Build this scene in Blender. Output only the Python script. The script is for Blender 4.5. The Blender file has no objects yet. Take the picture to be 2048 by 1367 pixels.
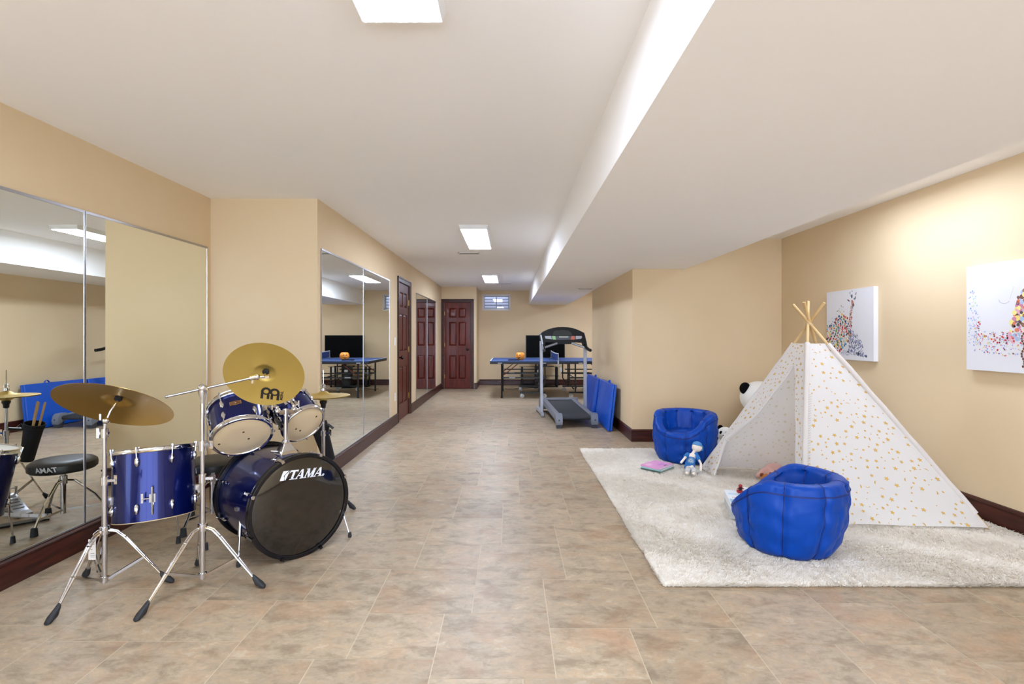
import bpy, math, random
import numpy as np
from mathutils import Vector, Matrix
from mathutils.geometry import tessellate_polygon

# ------------------------------------------------------------------ camera, world, exposure
scn = bpy.context.scene
COL = scn.collection
CAM_H = 1.272
cd = bpy.data.cameras.new('camera'); cam = bpy.data.objects.new('camera', cd); COL.objects.link(cam)
cam.location = (0, 0, CAM_H); cam.rotation_euler = (math.pi/2, 0, 0)
cd.sensor_width = 36.0; cd.lens = 36.0*1010/2048
cd.shift_x = 4/2048; cd.shift_y = -12.5/2048
cd.clip_start = 0.05; cd.clip_end = 200
scn.camera = cam
scn.view_settings.view_transform = 'Standard'; scn.view_settings.look = 'None'
scn.view_settings.gamma = 1.0; scn.view_settings.use_curve_mapping = False
scn.view_settings.exposure = 1.36
LAMP = 19.5; LAMP_DIM = 8.0     # tubes in the main ceiling / tubes beyond the soffit, dimmed to soften the wall hot spot
w = bpy.data.worlds.new('world'); scn.world = w; w.use_nodes = True
w.node_tree.nodes['Background'].inputs[0].default_value = (0.78, 0.92, 1.13, 1)
w.node_tree.nodes['Background'].inputs[1].default_value = 2.3
try:
    scn.cycles.max_bounces = 12; scn.cycles.diffuse_bounces = 6; scn.cycles.glossy_bounces = 6
    scn.cycles.caustics_reflective = True; scn.cycles.blur_glossy = 1.0; scn.cycles.sample_clamp_indirect = 6.0
except Exception: pass

R_ = math.radians
def V(*a): return Vector(a)
# ------------------------------------------------------------------ materials
def lin(c):
    r = []
    for x in c[:3]:
        x = x/255.0
        r.append(x/12.92 if x <= 0.04045 else ((x+0.055)/1.055)**2.4)
    return (*r, 1.0)
MATS = {}
def mat(name, col=(200,200,200), rough=0.5, metal=0.0, coat=0.0, emis=0.0, sheen=0.0, spec=0.5, alpha=1.0, trans=0.0):
    if name in MATS: return MATS[name]
    m = bpy.data.materials.new(name); m.use_nodes = True
    b = m.node_tree.nodes['Principled BSDF']
    b.inputs['Base Color'].default_value = lin(col); b.inputs['Roughness'].default_value = rough
    b.inputs['Metallic'].default_value = metal; b.inputs['Coat Weight'].default_value = coat
    b.inputs['Coat Roughness'].default_value = 0.05
    b.inputs['Specular IOR Level'].default_value = spec
    b.inputs['Sheen Weight'].default_value = sheen
    if trans: b.inputs['Transmission Weight'].default_value = trans
    if emis: 
        b.inputs['Emission Color'].default_value = (0.83, 0.95, 1.20, 1); b.inputs['Emission Strength'].default_value = emis
    MATS[name] = m
    return m
def nt(m): return m.node_tree.nodes, m.node_tree.links, m.node_tree.nodes['Principled BSDF']
def noise_mix(m, c1, c2, scale=5, stretch=(1,1,1), detail=6, lo=0.35, hi=0.65, coord='Object', bump=0.0, dist=0.0, rough=None):
    N, L, b = nt(m)
    tc = N.new('ShaderNodeTexCoord'); mp = N.new('ShaderNodeMapping'); mp.inputs['Scale'].default_value = stretch
    L.new(tc.outputs[coord], mp.inputs[0])
    no = N.new('ShaderNodeTexNoise'); no.inputs['Scale'].default_value = scale; no.inputs['Detail'].default_value = detail
    no.inputs['Distortion'].default_value = dist
    L.new(mp.outputs[0], no.inputs['Vector'])
    cr = N.new('ShaderNodeValToRGB'); cr.color_ramp.elements[0].position = lo; cr.color_ramp.elements[1].position = hi
    cr.color_ramp.elements[0].color = lin(c1); cr.color_ramp.elements[1].color = lin(c2)
    L.new(no.outputs['Fac'], cr.inputs[0]); L.new(cr.outputs[0], b.inputs['Base Color'])
    if bump:
        bp = N.new('ShaderNodeBump'); bp.inputs['Strength'].default_value = bump; bp.inputs['Distance'].default_value = 0.01
        L.new(no.outputs['Fac'], bp.inputs['Height']); L.new(bp.outputs[0], b.inputs['Normal'])
    return m
def add_bump(m, scale, strength, dist=0.01, stretch=(1,1,1), detail=4, coord='Object'):
    N, L, b = nt(m)
    tc = N.new('ShaderNodeTexCoord'); mp = N.new('ShaderNodeMapping'); mp.inputs['Scale'].default_value = stretch
    no = N.new('ShaderNodeTexNoise'); no.inputs['Scale'].default_value = scale; no.inputs['Detail'].default_value = detail
    bp = N.new('ShaderNodeBump'); bp.inputs['Strength'].default_value = strength; bp.inputs['Distance'].default_value = dist
    L.new(tc.outputs[coord], mp.inputs[0]); L.new(mp.outputs[0], no.inputs['Vector'])
    L.new(no.outputs['Fac'], bp.inputs['Height']); L.new(bp.outputs[0], b.inputs['Normal'])
    return m
M_wall = noise_mix(mat('wall_paint', rough=0.75, spec=0.25), (220,197,160), (223,201,165), scale=1.5)
M_ceil = noise_mix(mat('ceiling_paint', rough=0.9, spec=0.2), (249,247,244), (250,248,246), scale=1.2)
M_wood = noise_mix(mat('mahogany', rough=0.38, coat=0.1, spec=0.35), (40,14,10), (76,32,21), scale=3.0, stretch=(1.2,1.2,14), detail=8, lo=0.3, hi=0.7, dist=0.6)
M_woodv = noise_mix(mat('mahogany_door', rough=0.38, coat=0.1, spec=0.3), (58,12,7), (110,36,20), scale=2.2, stretch=(16,16,1.3), detail=8, lo=0.3, hi=0.72, dist=0.8)
M_chrome = mat('chrome', (212,212,215), 0.09, 1.0)
M_satin = mat('satin_metal', (176,176,180), 0.28, 1.0)
M_steel = mat('brushed_silver', (168,172,180), 0.35, 0.7)
M_mirror = mat('mirror_glass', (244,247,240), 0.0, 1.0)
M_black = mat('black_plastic', (20,20,22), 0.35)
M_blackm = mat('black_metal', (16,15,15), 0.4, 0.0)
M_rubber = mat('rubber', (34,35,38), 0.7)
M_gloss = mat('black_gloss', (6,6,8), 0.08)
M_white = mat('white_plastic', (236,234,228), 0.4)
M_lampbody = mat('lamp_housing', (232,231,228), 0.5)
M_diff = mat('lamp_diffuser', (255,255,255), 0.5, emis=LAMP); M_diff2 = mat('lamp_diffuser_dimmed', (255,255,255), 0.5, emis=LAMP_DIM)
M_brass = mat('brass_hinge', (190,160,90), 0.3, 1.0)
M_bronze = mat('dark_bronze', (40,30,26), 0.3, 0.8)

# ------------------------------------------------------------------ mesh builder
class MB:
    def __init__(self, xf=None): self.v = []; self.f = []; self.mi = []; self.cur = 0; self.xf = xf
    def add(self, vs, fs):
        o = len(self.v)
        if self.xf is not None: vs = [self.xf @ Vector(p) for p in vs]
        self.v += [tuple(p) for p in vs]; self.f += [tuple(i+o for i in f) for f in fs]; self.mi += [self.cur]*len(fs)
        return self
    def slot(self, i): self.cur = i; return self
    def box(self, x0, x1, y0, y1, z0, z1, rot=None):
        vs = [V(x, y, z) for z in (z0, z1) for y in (y0, y1) for x in (x0, x1)]
        if rot is not None: vs = [rot @ p for p in vs]
        return self.add(vs, [(0,2,3,1), (4,5,7,6), (0,1,5,4), (2,6,7,3), (0,4,6,2), (1,3,7,5)])
    def obox(self, c, ax, ay, az, hx, hy, hz):
        c = Vector(c); vs = [c+ax*(sx*hx)+ay*(sy*hy)+az*(sz*hz) for sz in (-1,1) for sy in (-1,1) for sx in (-1,1)]
        return self.add(vs, [(0,2,3,1), (4,5,7,6), (0,1,5,4), (2,6,7,3), (0,4,6,2), (1,3,7,5)])
    def bar(self, p, q, wd, th, up=V(0,0,1)):
        p, q = Vector(p), Vector(q); d = (q-p).normalized(); s = d.cross(up)
        if s.length < 1e-4: s = d.cross(V(0,1,0))
        s.normalize(); u = s.cross(d)
        return self.obox((p+q)/2, d, s, u, (q-p).length/2, wd/2, th/2)
    def tube(self, pts, r, n=10, caps=True):
        pts = [Vector(p) for p in pts]; k = len(pts); rs = r if isinstance(r, (list, tuple)) else [r]*k
        vs = []; fs = []; pu = None
        for i, p in enumerate(pts):
            d = (pts[min(i+1, k-1)]-pts[max(i-1, 0)])
            d = d.normalized() if d.length > 1e-9 else V(0,0,1)
            if pu is None:
                a = V(0,0,1) if abs(d.z) < 0.9 else V(1,0,0); u = d.cross(a).normalized()
            else:
                u = (pu-d*pu.dot(d)); u = u.normalized() if u.length > 1e-6 else d.orthogonal().normalized()
            pu = u; w_ = d.cross(u)
            vs += [p+(u*math.cos(2*math.pi*j/n)+w_*math.sin(2*math.pi*j/n))*rs[i] for j in range(n)]
        for i in range(k-1):
            for j in range(n):
                a = i*n+j; b = i*n+(j+1) % n; fs.append((a, b, b+n, a+n))
        if caps: fs += [tuple(reversed(range(n))), tuple(range((k-1)*n, k*n))]
        return self.add(vs, fs)
    def lathe(self, prof, n=32, c=(0,0,0), up=V(0,0,1), xd=None, a0=0.0, a1=2*math.pi, caps=True):
        c = Vector(c); up = Vector(up).normalized()
        u = Vector(xd).normalized() if xd is not None else up.orthogonal().normalized(); w_ = up.cross(u)
        full = abs(a1-a0-2*math.pi) < 1e-6; m = n if full else n+1
        vs = []
        for r, z in prof:
            for j in range(m):
                a = a0+(a1-a0)*j/n; vs.append(c+up*z+(u*math.cos(a)+w_*math.sin(a))*r)
        fs = []
        for i in range(len(prof)-1):
            for j in range(n):
                a = i*m+j; b = i*m+(j+1) % m; fs.append((a, b, b+m, a+m))
        if full and caps and prof[0] != prof[-1]:
            if prof[0][0] > 1e-6: fs.append(tuple(reversed(range(m))))
            if prof[-1][0] > 1e-6: fs.append(tuple(range((len(prof)-1)*m, len(prof)*m)))
        return self.add(vs, fs)
    def ell(self, c, rx, ry=None, rz=None, rot=None, n=20, k=12):
        ry = ry or rx; rz = rz or rx; c = Vector(c); vs = []; fs = []
        for i in range(k+1):
            t = math.pi*i/k
            for j in range(n):
                a = 2*math.pi*j/n; p = V(rx*math.sin(t)*math.cos(a), ry*math.sin(t)*math.sin(a), rz*math.cos(t))
                if rot is not None: p = rot @ p
                vs.append(c+p)
        for i in range(k):
            for j in range(n):
                a = i*n+j; b = i*n+(j+1) % n; fs.append((a, a+n, b+n, b))
        return self.add(vs, fs)
    def prism(self, poly, o, ux, uy, depth):
        """extrude a 2-D outline lying in plane (o, ux, uy) by the vector depth"""
        o = Vector(o); ux = Vector(ux); uy = Vector(uy); dp = Vector(depth); n = len(poly)
        a = [o+ux*x+uy*y for x, y in poly]; vs = a+[p+dp for p in a]
        tr = tessellate_polygon([[Vector((x, y, 0)) for x, y in poly]])
        fs = [tuple(t) for t in tr]+[tuple(reversed([i+n for i in t])) for t in tr]
        fs += [(i, (i+1) % n, (i+1) % n+n, i+n) for i in range(n)]
        return self.add(vs, fs)
    def poly(self, pts): return self.add(pts, [tuple(range(len(pts)))])
    def grid(self, fn, nu, nv, closed=False):
        vs = [fn(i/nu, j/nv) for j in range(nv+1) for i in range(nu+1)]
        fs = [(j*(nu+1)+i, j*(nu+1)+i+1, (j+1)*(nu+1)+i+1, (j+1)*(nu+1)+i) for j in range(nv) for i in range(nu)]
        return self.add(vs, fs)
    def build(self, name, mats, parent=None, origin=None, smooth=True, bevel=0.0, angle=35, recalc=True, subsurf=0):
        me = bpy.data.meshes.new(name)
        root = parent; off = V(0,0,0)
        while root is not None: off += root.location; root = root.parent
        if parent is None and origin is not None: off = Vector(origin)
        me.from_pydata([(x-off.x, y-off.y, z-off.z) for x, y, z in self.v], [], self.f)
        ms = mats if isinstance(mats, (list, tuple)) else [mats]
        for m in ms: me.materials.append(m)
        if len(ms) > 1: me.polygons.foreach_set('material_index', self.mi)
        me.validate(); me.update()
        if recalc:
            import bmesh
            bm = bmesh.new(); bm.from_mesh(me); bmesh.ops.recalc_face_normals(bm, faces=bm.faces); bm.to_mesh(me); bm.free()
        if smooth:
            me.polygons.foreach_set('use_smooth', [True]*len(me.polygons)); me.set_sharp_from_angle(angle=R_(angle))
        o = bpy.data.objects.new(name, me); COL.objects.link(o)
        if parent is not None: o.parent = parent
        elif origin is not None: o.location = Vector(origin)
        if bevel:
            md = o.modifiers.new('bevel', 'BEVEL'); md.width = bevel; md.segments = 2; md.limit_method = 'ANGLE'; md.angle_limit = R_(40)
        if subsurf:
            md = o.modifiers.new('sub', 'SUBSURF'); md.levels = subsurf; md.render_levels = subsurf
        return o
def thing(name, loc, label, cat, group=None, kind=None):
    o = bpy.data.objects.new(name, None); COL.objects.link(o); o.location = Vector(loc); o.empty_display_size = 0.1
    return tag(o, label, cat, group, kind)
def tag(o, label=None, cat=None, group=None, kind=None):
    if label: o['label'] = label
    if cat: o['category'] = cat
    if group: o['group'] = group
    if kind: o['kind'] = kind
    return o
def struct(o, label=None):
    o['kind'] = 'structure'
    if label: o['label'] = label
    return o
def copy_tree(o, parent=None):
    c = o.copy(); COL.objects.link(c); c.parent = parent
    for ch in o.children: copy_tree(ch, c)
    return c
def text_mesh(mb, txt, place, size=1.0, shear=0.0, bold=0.0):
    """place(u, v) -> world point; txt set in unit-ish units from x=0, height about 0.7*size"""
    cu = bpy.data.curves.new('lettering', 'FONT'); cu.body = txt; cu.size = size; cu.shear = shear; cu.offset = bold
    ob = bpy.data.objects.new('lettering', cu); COL.objects.link(ob)
    dg = bpy.context.evaluated_depsgraph_get(); me = bpy.data.meshes.new_from_object(ob.evaluated_get(dg))
    vs = [place(v.co.x, v.co.y) for v in me.vertices]; fs = [tuple(p.vertices) for p in me.polygons]
    bpy.data.objects.remove(ob); bpy.data.meshes.remove(me); bpy.data.curves.remove(cu)
    mb.add(vs, fs)

# ------------------------------------------------------------------ room shell
H = 2.44; XL = -2.55; XM = -1.64; YA = 4.30; YD = 12.06; XR = 3.27; YB = 13.05; YN = -3.0
XDW = -0.80; XS = 0.49; ZS = 2.074; XS1 = 2.11; XS2 = 1.48; XC = 1.475; YC0 = 6.08; YC1 = 9.08
# floor: pinwheel of big and small square tiles printed with grout, one surface
def floor():
    a, b, sy = 0.4715, 0.3475, 0.934; g = 0.0018
    x0, y0 = -0.2997, 1.873
    X0, X1, Y0, Y1 = -2.66, 3.38, -3.1, 13.16
    vs = []; fs = []; cols = []
    rnd = random.Random(4)
    def tile(u, v, s):
        xa, xb = x0+u+g, x0+u+s-g; ya, yb = y0+v*sy+g, y0+(v+s)*sy-g
        xa, xb = max(xa, X0), min(xb, X1); ya, yb = max(ya, Y0), min(yb, Y1)
        if xb-xa < 0.003 or yb-ya < 0.003: return
        o = len(vs); vs.extend([(xa, ya, 0), (xb, ya, 0), (xb, yb, 0), (xa, yb, 0)]); fs.append((o, o+1, o+2, o+3))
        cols.append((rnd.random(), rnd.random(), rnd.random(), 1.0))
    for i in range(-50, 51):
        for j in range(-50, 51):
            u = i*a-j*b; v = i*b+j*a
            if -4.5 < u < 5 and -7 < v < 14: tile(u, v, a); tile(u+a, v, b)
    nt_ = len(fs); o = len(vs)
    vs.extend([(X0, Y0, -0.0008), (X1, Y0, -0.0008), (X1, Y1, -0.0008), (X0, Y1, -0.0008)]); fs.append((o, o+1, o+2, o+3)); cols.append((0,0,0,1))
    vs.extend([(X0, Y0, -0.1), (X1, Y0, -0.1), (X1, Y1, -0.1), (X0, Y1, -0.1)]); fs.append((o+7, o+6, o+5, o+4)); cols.append((0,0,0,1))
    me = bpy.data.meshes.new('floor'); me.from_pydata(vs, [], fs)
    ca = me.color_attributes.new('tint', 'FLOAT_COLOR', 'CORNER')
    arr = []
    for p, c in zip(me.polygons, cols): arr += list(c)*p.loop_total
    ca.data.foreach_set('color', arr)
    m = mat('floor_stone_vinyl', rough=0.42, spec=0.38); N, L, bs = nt(m)
    at = N.new('ShaderNodeAttribute'); at.attribute_name = 'tint'
    tc = N.new('ShaderNodeTexCoord')
    sc = N.new('ShaderNodeVectorMath'); sc.operation = 'SCALE'; sc.inputs['Scale'].default_value = 37.0; L.new(at.outputs['Color'], sc.inputs[0])
    ad = N.new('ShaderNodeVectorMath'); ad.operation = 'ADD'; L.new(tc.outputs['Object'], ad.inputs[0]); L.new(sc.outputs[0], ad.inputs[1])
    mp = N.new('ShaderNodeMapping'); mp.inputs['Rotation'].default_value = (0, 0, 0.5); mp.inputs['Scale'].default_value = (1.0, 1.7, 1.0); L.new(ad.outputs[0], mp.inputs[0])
    n1 = N.new('ShaderNodeTexNoise'); n1.inputs['Scale'].default_value = 6.5; n1.inputs['Detail'].default_value = 11; n1.inputs['Roughness'].default_value = 0.74; n1.inputs['Distortion'].default_value = 0.35; L.new(mp.outputs[0], n1.inputs['Vector'])
    cr = N.new('ShaderNodeValToRGB'); L.new(n1.outputs['Fac'], cr.inputs[0]); e = cr.color_ramp.elements
    e[0].position = 0.27; e[0].color = lin((168,152,138)); e[1].position = 0.72; e[1].color = lin((236,226,210))
    for p, c in ((0.40, (186,168,147)), (0.46, (202,188,166)), (0.52, (216,200,180)), (0.57, (218,195,167)), (0.62, (228,214,194))):
        x = e.new(p); x.color = lin(c)
    n2 = N.new('ShaderNodeTexNoise'); n2.inputs['Scale'].default_value = 4.0; n2.inputs['Detail'].default_value = 5; n2.inputs['Distortion'].default_value = 0.8; L.new(ad.outputs[0], n2.inputs['Vector'])
    c2 = N.new('ShaderNodeValToRGB'); c2.color_ramp.elements[0].position = 0.50; c2.color_ramp.elements[0].color = (0,0,0,1); c2.color_ramp.elements[1].position = 0.74; c2.color_ramp.elements[1].color = (1,1,1,1); L.new(n2.outputs['Fac'], c2.inputs[0])
    mx = N.new('ShaderNodeMix'); mx.data_type = 'RGBA'; mx.blend_type = 'MIX'; L.new(c2.outputs[0], mx.inputs[0]); L.new(cr.outputs[0], mx.inputs[6]); mx.inputs[7].default_value = lin((214,174,142))
    hf = N.new('ShaderNodeMath'); hf.operation = 'MULTIPLY'; hf.inputs[1].default_value = 0.6; L.new(c2.outputs[0], hf.inputs[0]); L.new(hf.outputs[0], mx.inputs[0])
    se = N.new('ShaderNodeSeparateColor'); L.new(at.outputs['Color'], se.inputs[0])
    mr = N.new('ShaderNodeMapRange'); mr.inputs[3].default_value = 0.90; mr.inputs[4].default_value = 1.08; L.new(se.outputs[1], mr.inputs[0])
    n3 = N.new('ShaderNodeTexNoise'); n3.inputs['Scale'].default_value = 15.0; n3.inputs['Detail'].default_value = 8; n3.inputs['Roughness'].default_value = 0.78; n3.inputs['Distortion'].default_value = 1.0; L.new(mp.outputs[0], n3.inputs['Vector'])
    m3 = N.new('ShaderNodeMapRange'); m3.inputs[1].default_value = 0.30; m3.inputs[2].default_value = 0.70; m3.inputs[3].default_value = 0.84; m3.inputs[4].default_value = 1.18; L.new(n3.outputs['Fac'], m3.inputs[0])
    mm = N.new('ShaderNodeMath'); mm.operation = 'MULTIPLY'; L.new(mr.outputs[0], mm.inputs[0]); L.new(m3.outputs[0], mm.inputs[1])
    hs = N.new('ShaderNodeHueSaturation'); L.new(mm.outputs[0], hs.inputs['Value']); L.new(mx.outputs[2], hs.inputs['Color'])
    ml = N.new('ShaderNodeMix'); ml.data_type = 'RGBA'; ml.blend_type = 'MULTIPLY'; ml.inputs[0].default_value = 1.0; ml.inputs[7].default_value = (0.575, 0.54, 0.475, 1); L.new(hs.outputs[0], ml.inputs[6]); L.new(ml.outputs[2], bs.inputs['Base Color'])
    bp = N.new('ShaderNodeBump'); bp.inputs['Strength'].default_value = 0.25; bp.inputs['Distance'].default_value = 0.004; L.new(n1.outputs['Fac'], bp.inputs['Height']); L.new(bp.outputs[0], bs.inputs['Normal'])
    g_ = mat('floor_grout', (190,176,150), 0.7)
    me.materials.append(m); me.materials.append(g_)
    for i in range(nt_, len(fs)): me.polygons[i].material_index = 1
    o = bpy.data.objects.new('floor', me); COL.objects.link(o); struct(o, 'tan stone-look tile floor of large and small squares')
floor()
T = 0.1
def wallbox(name, x0, x1, y0, y1, label, z0=0, z1=H, m=None):
    return struct(MB().box(x0, x1, y0, y1, z0, z1).build(name, m or M_wall, smooth=False), label)
wallbox('wall_left', XL-T, XL, YN-T, YA+T, 'beige wall carrying the big mirrors on the left')
wallbox('wall_alcove', XL, XM-T, YA, YA+T, 'beige end wall of the left alcove behind the drums')
# middle-left wall with door opening
DY0, DY1, DZ = 7.425, 8.225, 2.075
mb = MB(); mb.box(XM-T, XM, YA, DY0, 0, H); mb.box(XM-T, XM, DY1, YD, 0, H); mb.box(XM-T, XM, DY0, DY1, DZ, H)
struct(mb.build('wall_left_far', M_wall, smooth=False), 'beige wall carrying the farther mirrors and the side door')
FX0, FX1 = -1.572, -0.938
mb = MB(); mb.box(XM-T, FX0, YD, YD+T, 0, H); mb.box(FX1, XDW, YD, YD+T, 0, H); mb.box(FX0, FX1, YD, YD+T, DZ, H); mb.box(XDW-T, XDW, YD+T, YB+T, 0, H)
struct(mb.build('wall_far_door', M_wall, smooth=False), 'beige wall around the far door')
WX0, WX1, WZ0, WZ1 = -0.697, -0.005, 1.943, 2.322
mb = MB(); mb.box(XDW, WX0, YB, YB+T, 0, H); mb.box(WX1, XR, YB, YB+T, 0, H); mb.box(WX0, WX1, YB, YB+T, 0, WZ0); mb.box(WX0, WX1, YB, YB+T, WZ1, H)
struct(mb.build('wall_back', M_wall, smooth=False), 'beige back wall with the small window')
wallbox('wall_right_far', XR, XR+T, YC1, YB+T, 'beige side wall of the far right recess')
wallbox('wall_right_middle', XC, XR+T, YC0, YC1, 'beige wall block jutting out between the treadmill and the play corner')
wallbox('wall_right', XR, XR+T, YN-T, YC0, 'beige wall with the two animal canvases')
mb = MB(); 
for (x0, x1, z0, z1) in ((XL, XL+0.06, 0, H), (XR-0.06, XR, 0, H), (XL, XR, 0, 0.05), (XL, XR, H-0.06, H), (-0.63, -0.55, 0, H), (1.27, 1.35, 0, H)): mb.box(x0, x1, YN-0.08, YN, z0, z1)
struct(mb.build('added_rear_opening', mat('opening_frame_white', (235,235,232), 0.4), smooth=False), 'added bare frames behind the viewpoint, open to let daylight in')  # unseen open end, added so the sky brightens ceiling and walls
struct(MB().box(XL-T, XR+T, YN-T, YB+T, H, H+T).build('ceiling', M_ceil, smooth=False), 'off-white flat ceiling')
struct(MB().prism([(XS, YN), (XS1, YN), (XS1, YC0), (XS2, YC0), (XS2, YB), (XS, YB)], (0,0,ZS), (1,0,0), (0,1,0), (0,0,H-ZS+0.001)).build('ceiling_soffit', M_ceil, smooth=False), 'off-white dropped soffit running down the right of the ceiling')

# baseboards: profile swept along a floor path; room lies to the right-hand side given by sgn
BBH = 0.147
prof = [(0,0), (0.017,0), (0.017,0.102), (0.014,0.112), (0.014,0.118), (0.021,0.124), (0.021,0.133), (0.012,0.143), (0,0.147)]
def baseboard(name, path, label):
    mb = MB(); P = [Vector((x, y, 0)) for x, y in path]; n = len(P); ds = [(P[i+1]-P[i]).normalized() for i in range(n-1)]
    nor = lambda d: V(-d.y, d.x, 0)      # room side = left of travel direction
    vs = []
    for i in range(n):
        a = nor(ds[max(i-1, 0)]); b = nor(ds[min(i, n-2)]); m_ = (a+b); m_ = m_/m_.dot(a) if m_.dot(a) > 0.1 else a
        vs += [P[i]+m_*u+V(0,0,z) for u, z in prof]
    k = len(prof); fs = []
    for i in range(n-1):
        for j in range(k): fs.append((i*k+j, i*k+(j+1) % k, (i+1)*k+(j+1) % k, (i+1)*k+j))
    fs += [tuple(range(k)), tuple(reversed(range((n-1)*k, n*k)))]
    mb.add(vs, fs); struct(mb.build(name, M_wood, angle=25), label)
e_ = 0.0005
baseboard('baseboard_left', [(XM-e_, 7.34), (XM, YA), (XL+e_, YA-e_), (XL, YN)][::1], 'dark wood baseboard along the mirrored walls')
baseboard('baseboard_left_far', [(XM, YD-e_), (XM, 8.31)], 'dark wood baseboard under the farthest mirrors')
baseboard('baseboard_back', [(XR, YC1), (XR, YB), (XDW, YB), (XDW, YD), (-0.853, YD)], 'dark wood baseboard along the back wall')
baseboard('baseboard_right', [(XR, YN), (XR, YC0), (XC, YC0), (XC, YC1), (XR, YC1)], 'dark wood baseboard around the right wall and jutting block')

# doors
def panel_door(name, o, ux, nrm, W_, H_, hinge_at, knob_at, label):
    """o = lower left corner of leaf on its room face, ux along width, nrm towards room"""
    o = Vector(o); ux = Vector(ux); nrm = Vector(nrm); up = V(0,0,1)
    d = thing(name, o, None, None); struct(d, label)
    lf = MB()
    cols = [(0.115*W_/0.63, 0.29*W_/0.63), (0.34*W_/0.63, 0.515*W_/0.63)]
    rows = [(0.235, 0.80), (1.03, 1.60), (1.70, 1.93)]
    def P(u, v, n): return o+ux*u+up*v+nrm*n
    def bx(u0, u1, v0, v1, n0, n1): lf.obox(P((u0+u1)/2, (v0+v1)/2, (n0+n1)/2), ux, up, nrm, (u1-u0)/2, (v1-v0)/2, (n1-n0)/2)
    us = [0.003]+[x for c in cols for x in c]+[W_-0.003]
    vsn = [0.008]+[x for r in rows for x in r]+[H_-0.003]
    bx(0.003, W_-0.003, 0.008, H_-0.003, -0.034, -0.016)
    for i in range(0, 6, 2): bx(us[i], us[i+1], vsn[0], vsn[-1], -0.016, 0)          # stiles
    for j in range(0, 8, 2):
        for c in cols: bx(c[0], c[1], vsn[j], vsn[j+1], -0.016, 0)                     # rails
    leaf = lf.build('door_leaf', M_woodv, d, smooth=False)
    for c in cols:
        for r in rows:
            q = MB(); u0, u1 = c; v0, v1 = r
            rings = []
            for t, h in ((0.006, -0.0158), (0.012, -0.012), (0.040, -0.004), (0.044, -0.004)):
                rings.append([P(u0+t, v0+t, h), P(u1-t, v0+t, h), P(u1-t, v1-t, h), P(u0+t, v1-t, h)])
            vs = [p for rg in rings for p in rg]; fs = []
            for k in range(3):
                for s in range(4): fs.append((k*4+s, k*4+(s+1) % 4, (k+1)*4+(s+1) % 4, (k+1)*4+s))
            fs.append((12, 13, 14, 15)); fs.append((3, 2, 1, 0)); q.add(vs, fs)
            # moulding bead around the panel
            for (pa, pb) in ((0,1), (1,2), (2,3), (3,0)):
                cs = [(u0, v0), (u1, v0), (u1, v1), (u0, v1)]
                q.tube([P(*cs[pa], -0.004), P(*cs[pb], -0.004)], 0.005, 6)
            q.build('raised_panel', M_woodv, leaf, angle=20)
    # casing
    cs = MB(); cw = 0.073; g = 0.006
    def cas(u0, u1, v0, v1):
        cs.obox(P((u0+u1)/2, (v0+v1)/2, 0.018), ux, up, nrm, (u1-u0)/2, (v1-v0)/2, 0.007)
    cas(-cw-g, -g, 0, H_+g); cas(W_+g, W_+g+cw, 0, H_+g); cas(-cw-g, W_+g+cw, H_+g, H_+g+cw)
    for (u0, u1, v0, v1) in ((-cw-g, -cw-g+0.02, 0, H_+g+cw), (W_+g+cw-0.02, W_+g+cw, 0, H_+g+cw), (-cw-g, W_+g+cw, H_+g+cw-0.02, H_+g+cw)):
        cs.obox(P((u0+u1)/2, (v0+v1)/2, 0.024), ux, up, nrm, (u1-u0)/2, (v1-v0)/2, 0.0085)
    # jambs
    cs.obox(P(-0.0035, H_/2, -0.04), ux, up, nrm, 0.0035, H_/2, 0.051); cs.obox(P(W_+0.0035, H_/2, -0.04), ux, up, nrm, 0.0035, H_/2, 0.051)
    cs.obox(P(W_/2, H_+0.003, -0.04), ux, up, nrm, W_/2+0.007, 0.003, 0.051)
    cs.build('casing', M_wood, d, smooth=False, bevel=0.002)
    for z in (0.30, 1.05, 1.80):
        h = MB(); h.tube([P(hinge_at, z-0.045, 0.006), P(hinge_at, z+0.045, 0.006)], 0.006, 8); h.obox(P(hinge_at, z, 0.002), ux, up, nrm, 0.012, 0.044, 0.002)
        h.build('hinge', M_brass, d)
    kb = MB(); kb.lathe([(0.0, 0), (0.032, 0), (0.032, 0.006), (0.012, 0.012), (0.011, 0.035), (0.026, 0.044), (0.031, 0.058), (0.026, 0.070), (0.0, 0.074)], 20, P(knob_at, 0.945, 0), nrm)
    kb.build('door_knob', M_bronze, d)
    return d
struct(MB().box(FX0-0.05, FX1+0.05, YD+T, YD+T+0.03, 0, DZ+0.05).build('light_stop_far', M_wall, smooth=False), 'added unseen slab stopping light leaks around the far door')  # backing slab added to keep outside light out of the door gaps
struct(MB().box(XM-T-0.03, XM-T, DY0-0.05, DY1+0.05, 0, DZ+0.05).build('light_stop_side', M_wall, smooth=False), 'added unseen slab stopping light leaks around the side door')  # unseen light stop, added behind the side door
panel_door('door_1', (FX0+0.004, YD+0.012, 0.004), (1,0,0), (0,-1,0), FX1-FX0-0.008, DZ-0.012, 0.0, FX1-FX0-0.075, 'dark mahogany six-panel door in the far wall')
panel_door('door_2', (XM-0.012, DY0+0.004, 0.004), (0,1,0), (1,0,0), DY1-DY0-0.008, DZ-0.012, DY1-DY0-0.008, 0.06, 'dark mahogany six-panel door between the mirrors')
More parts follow.
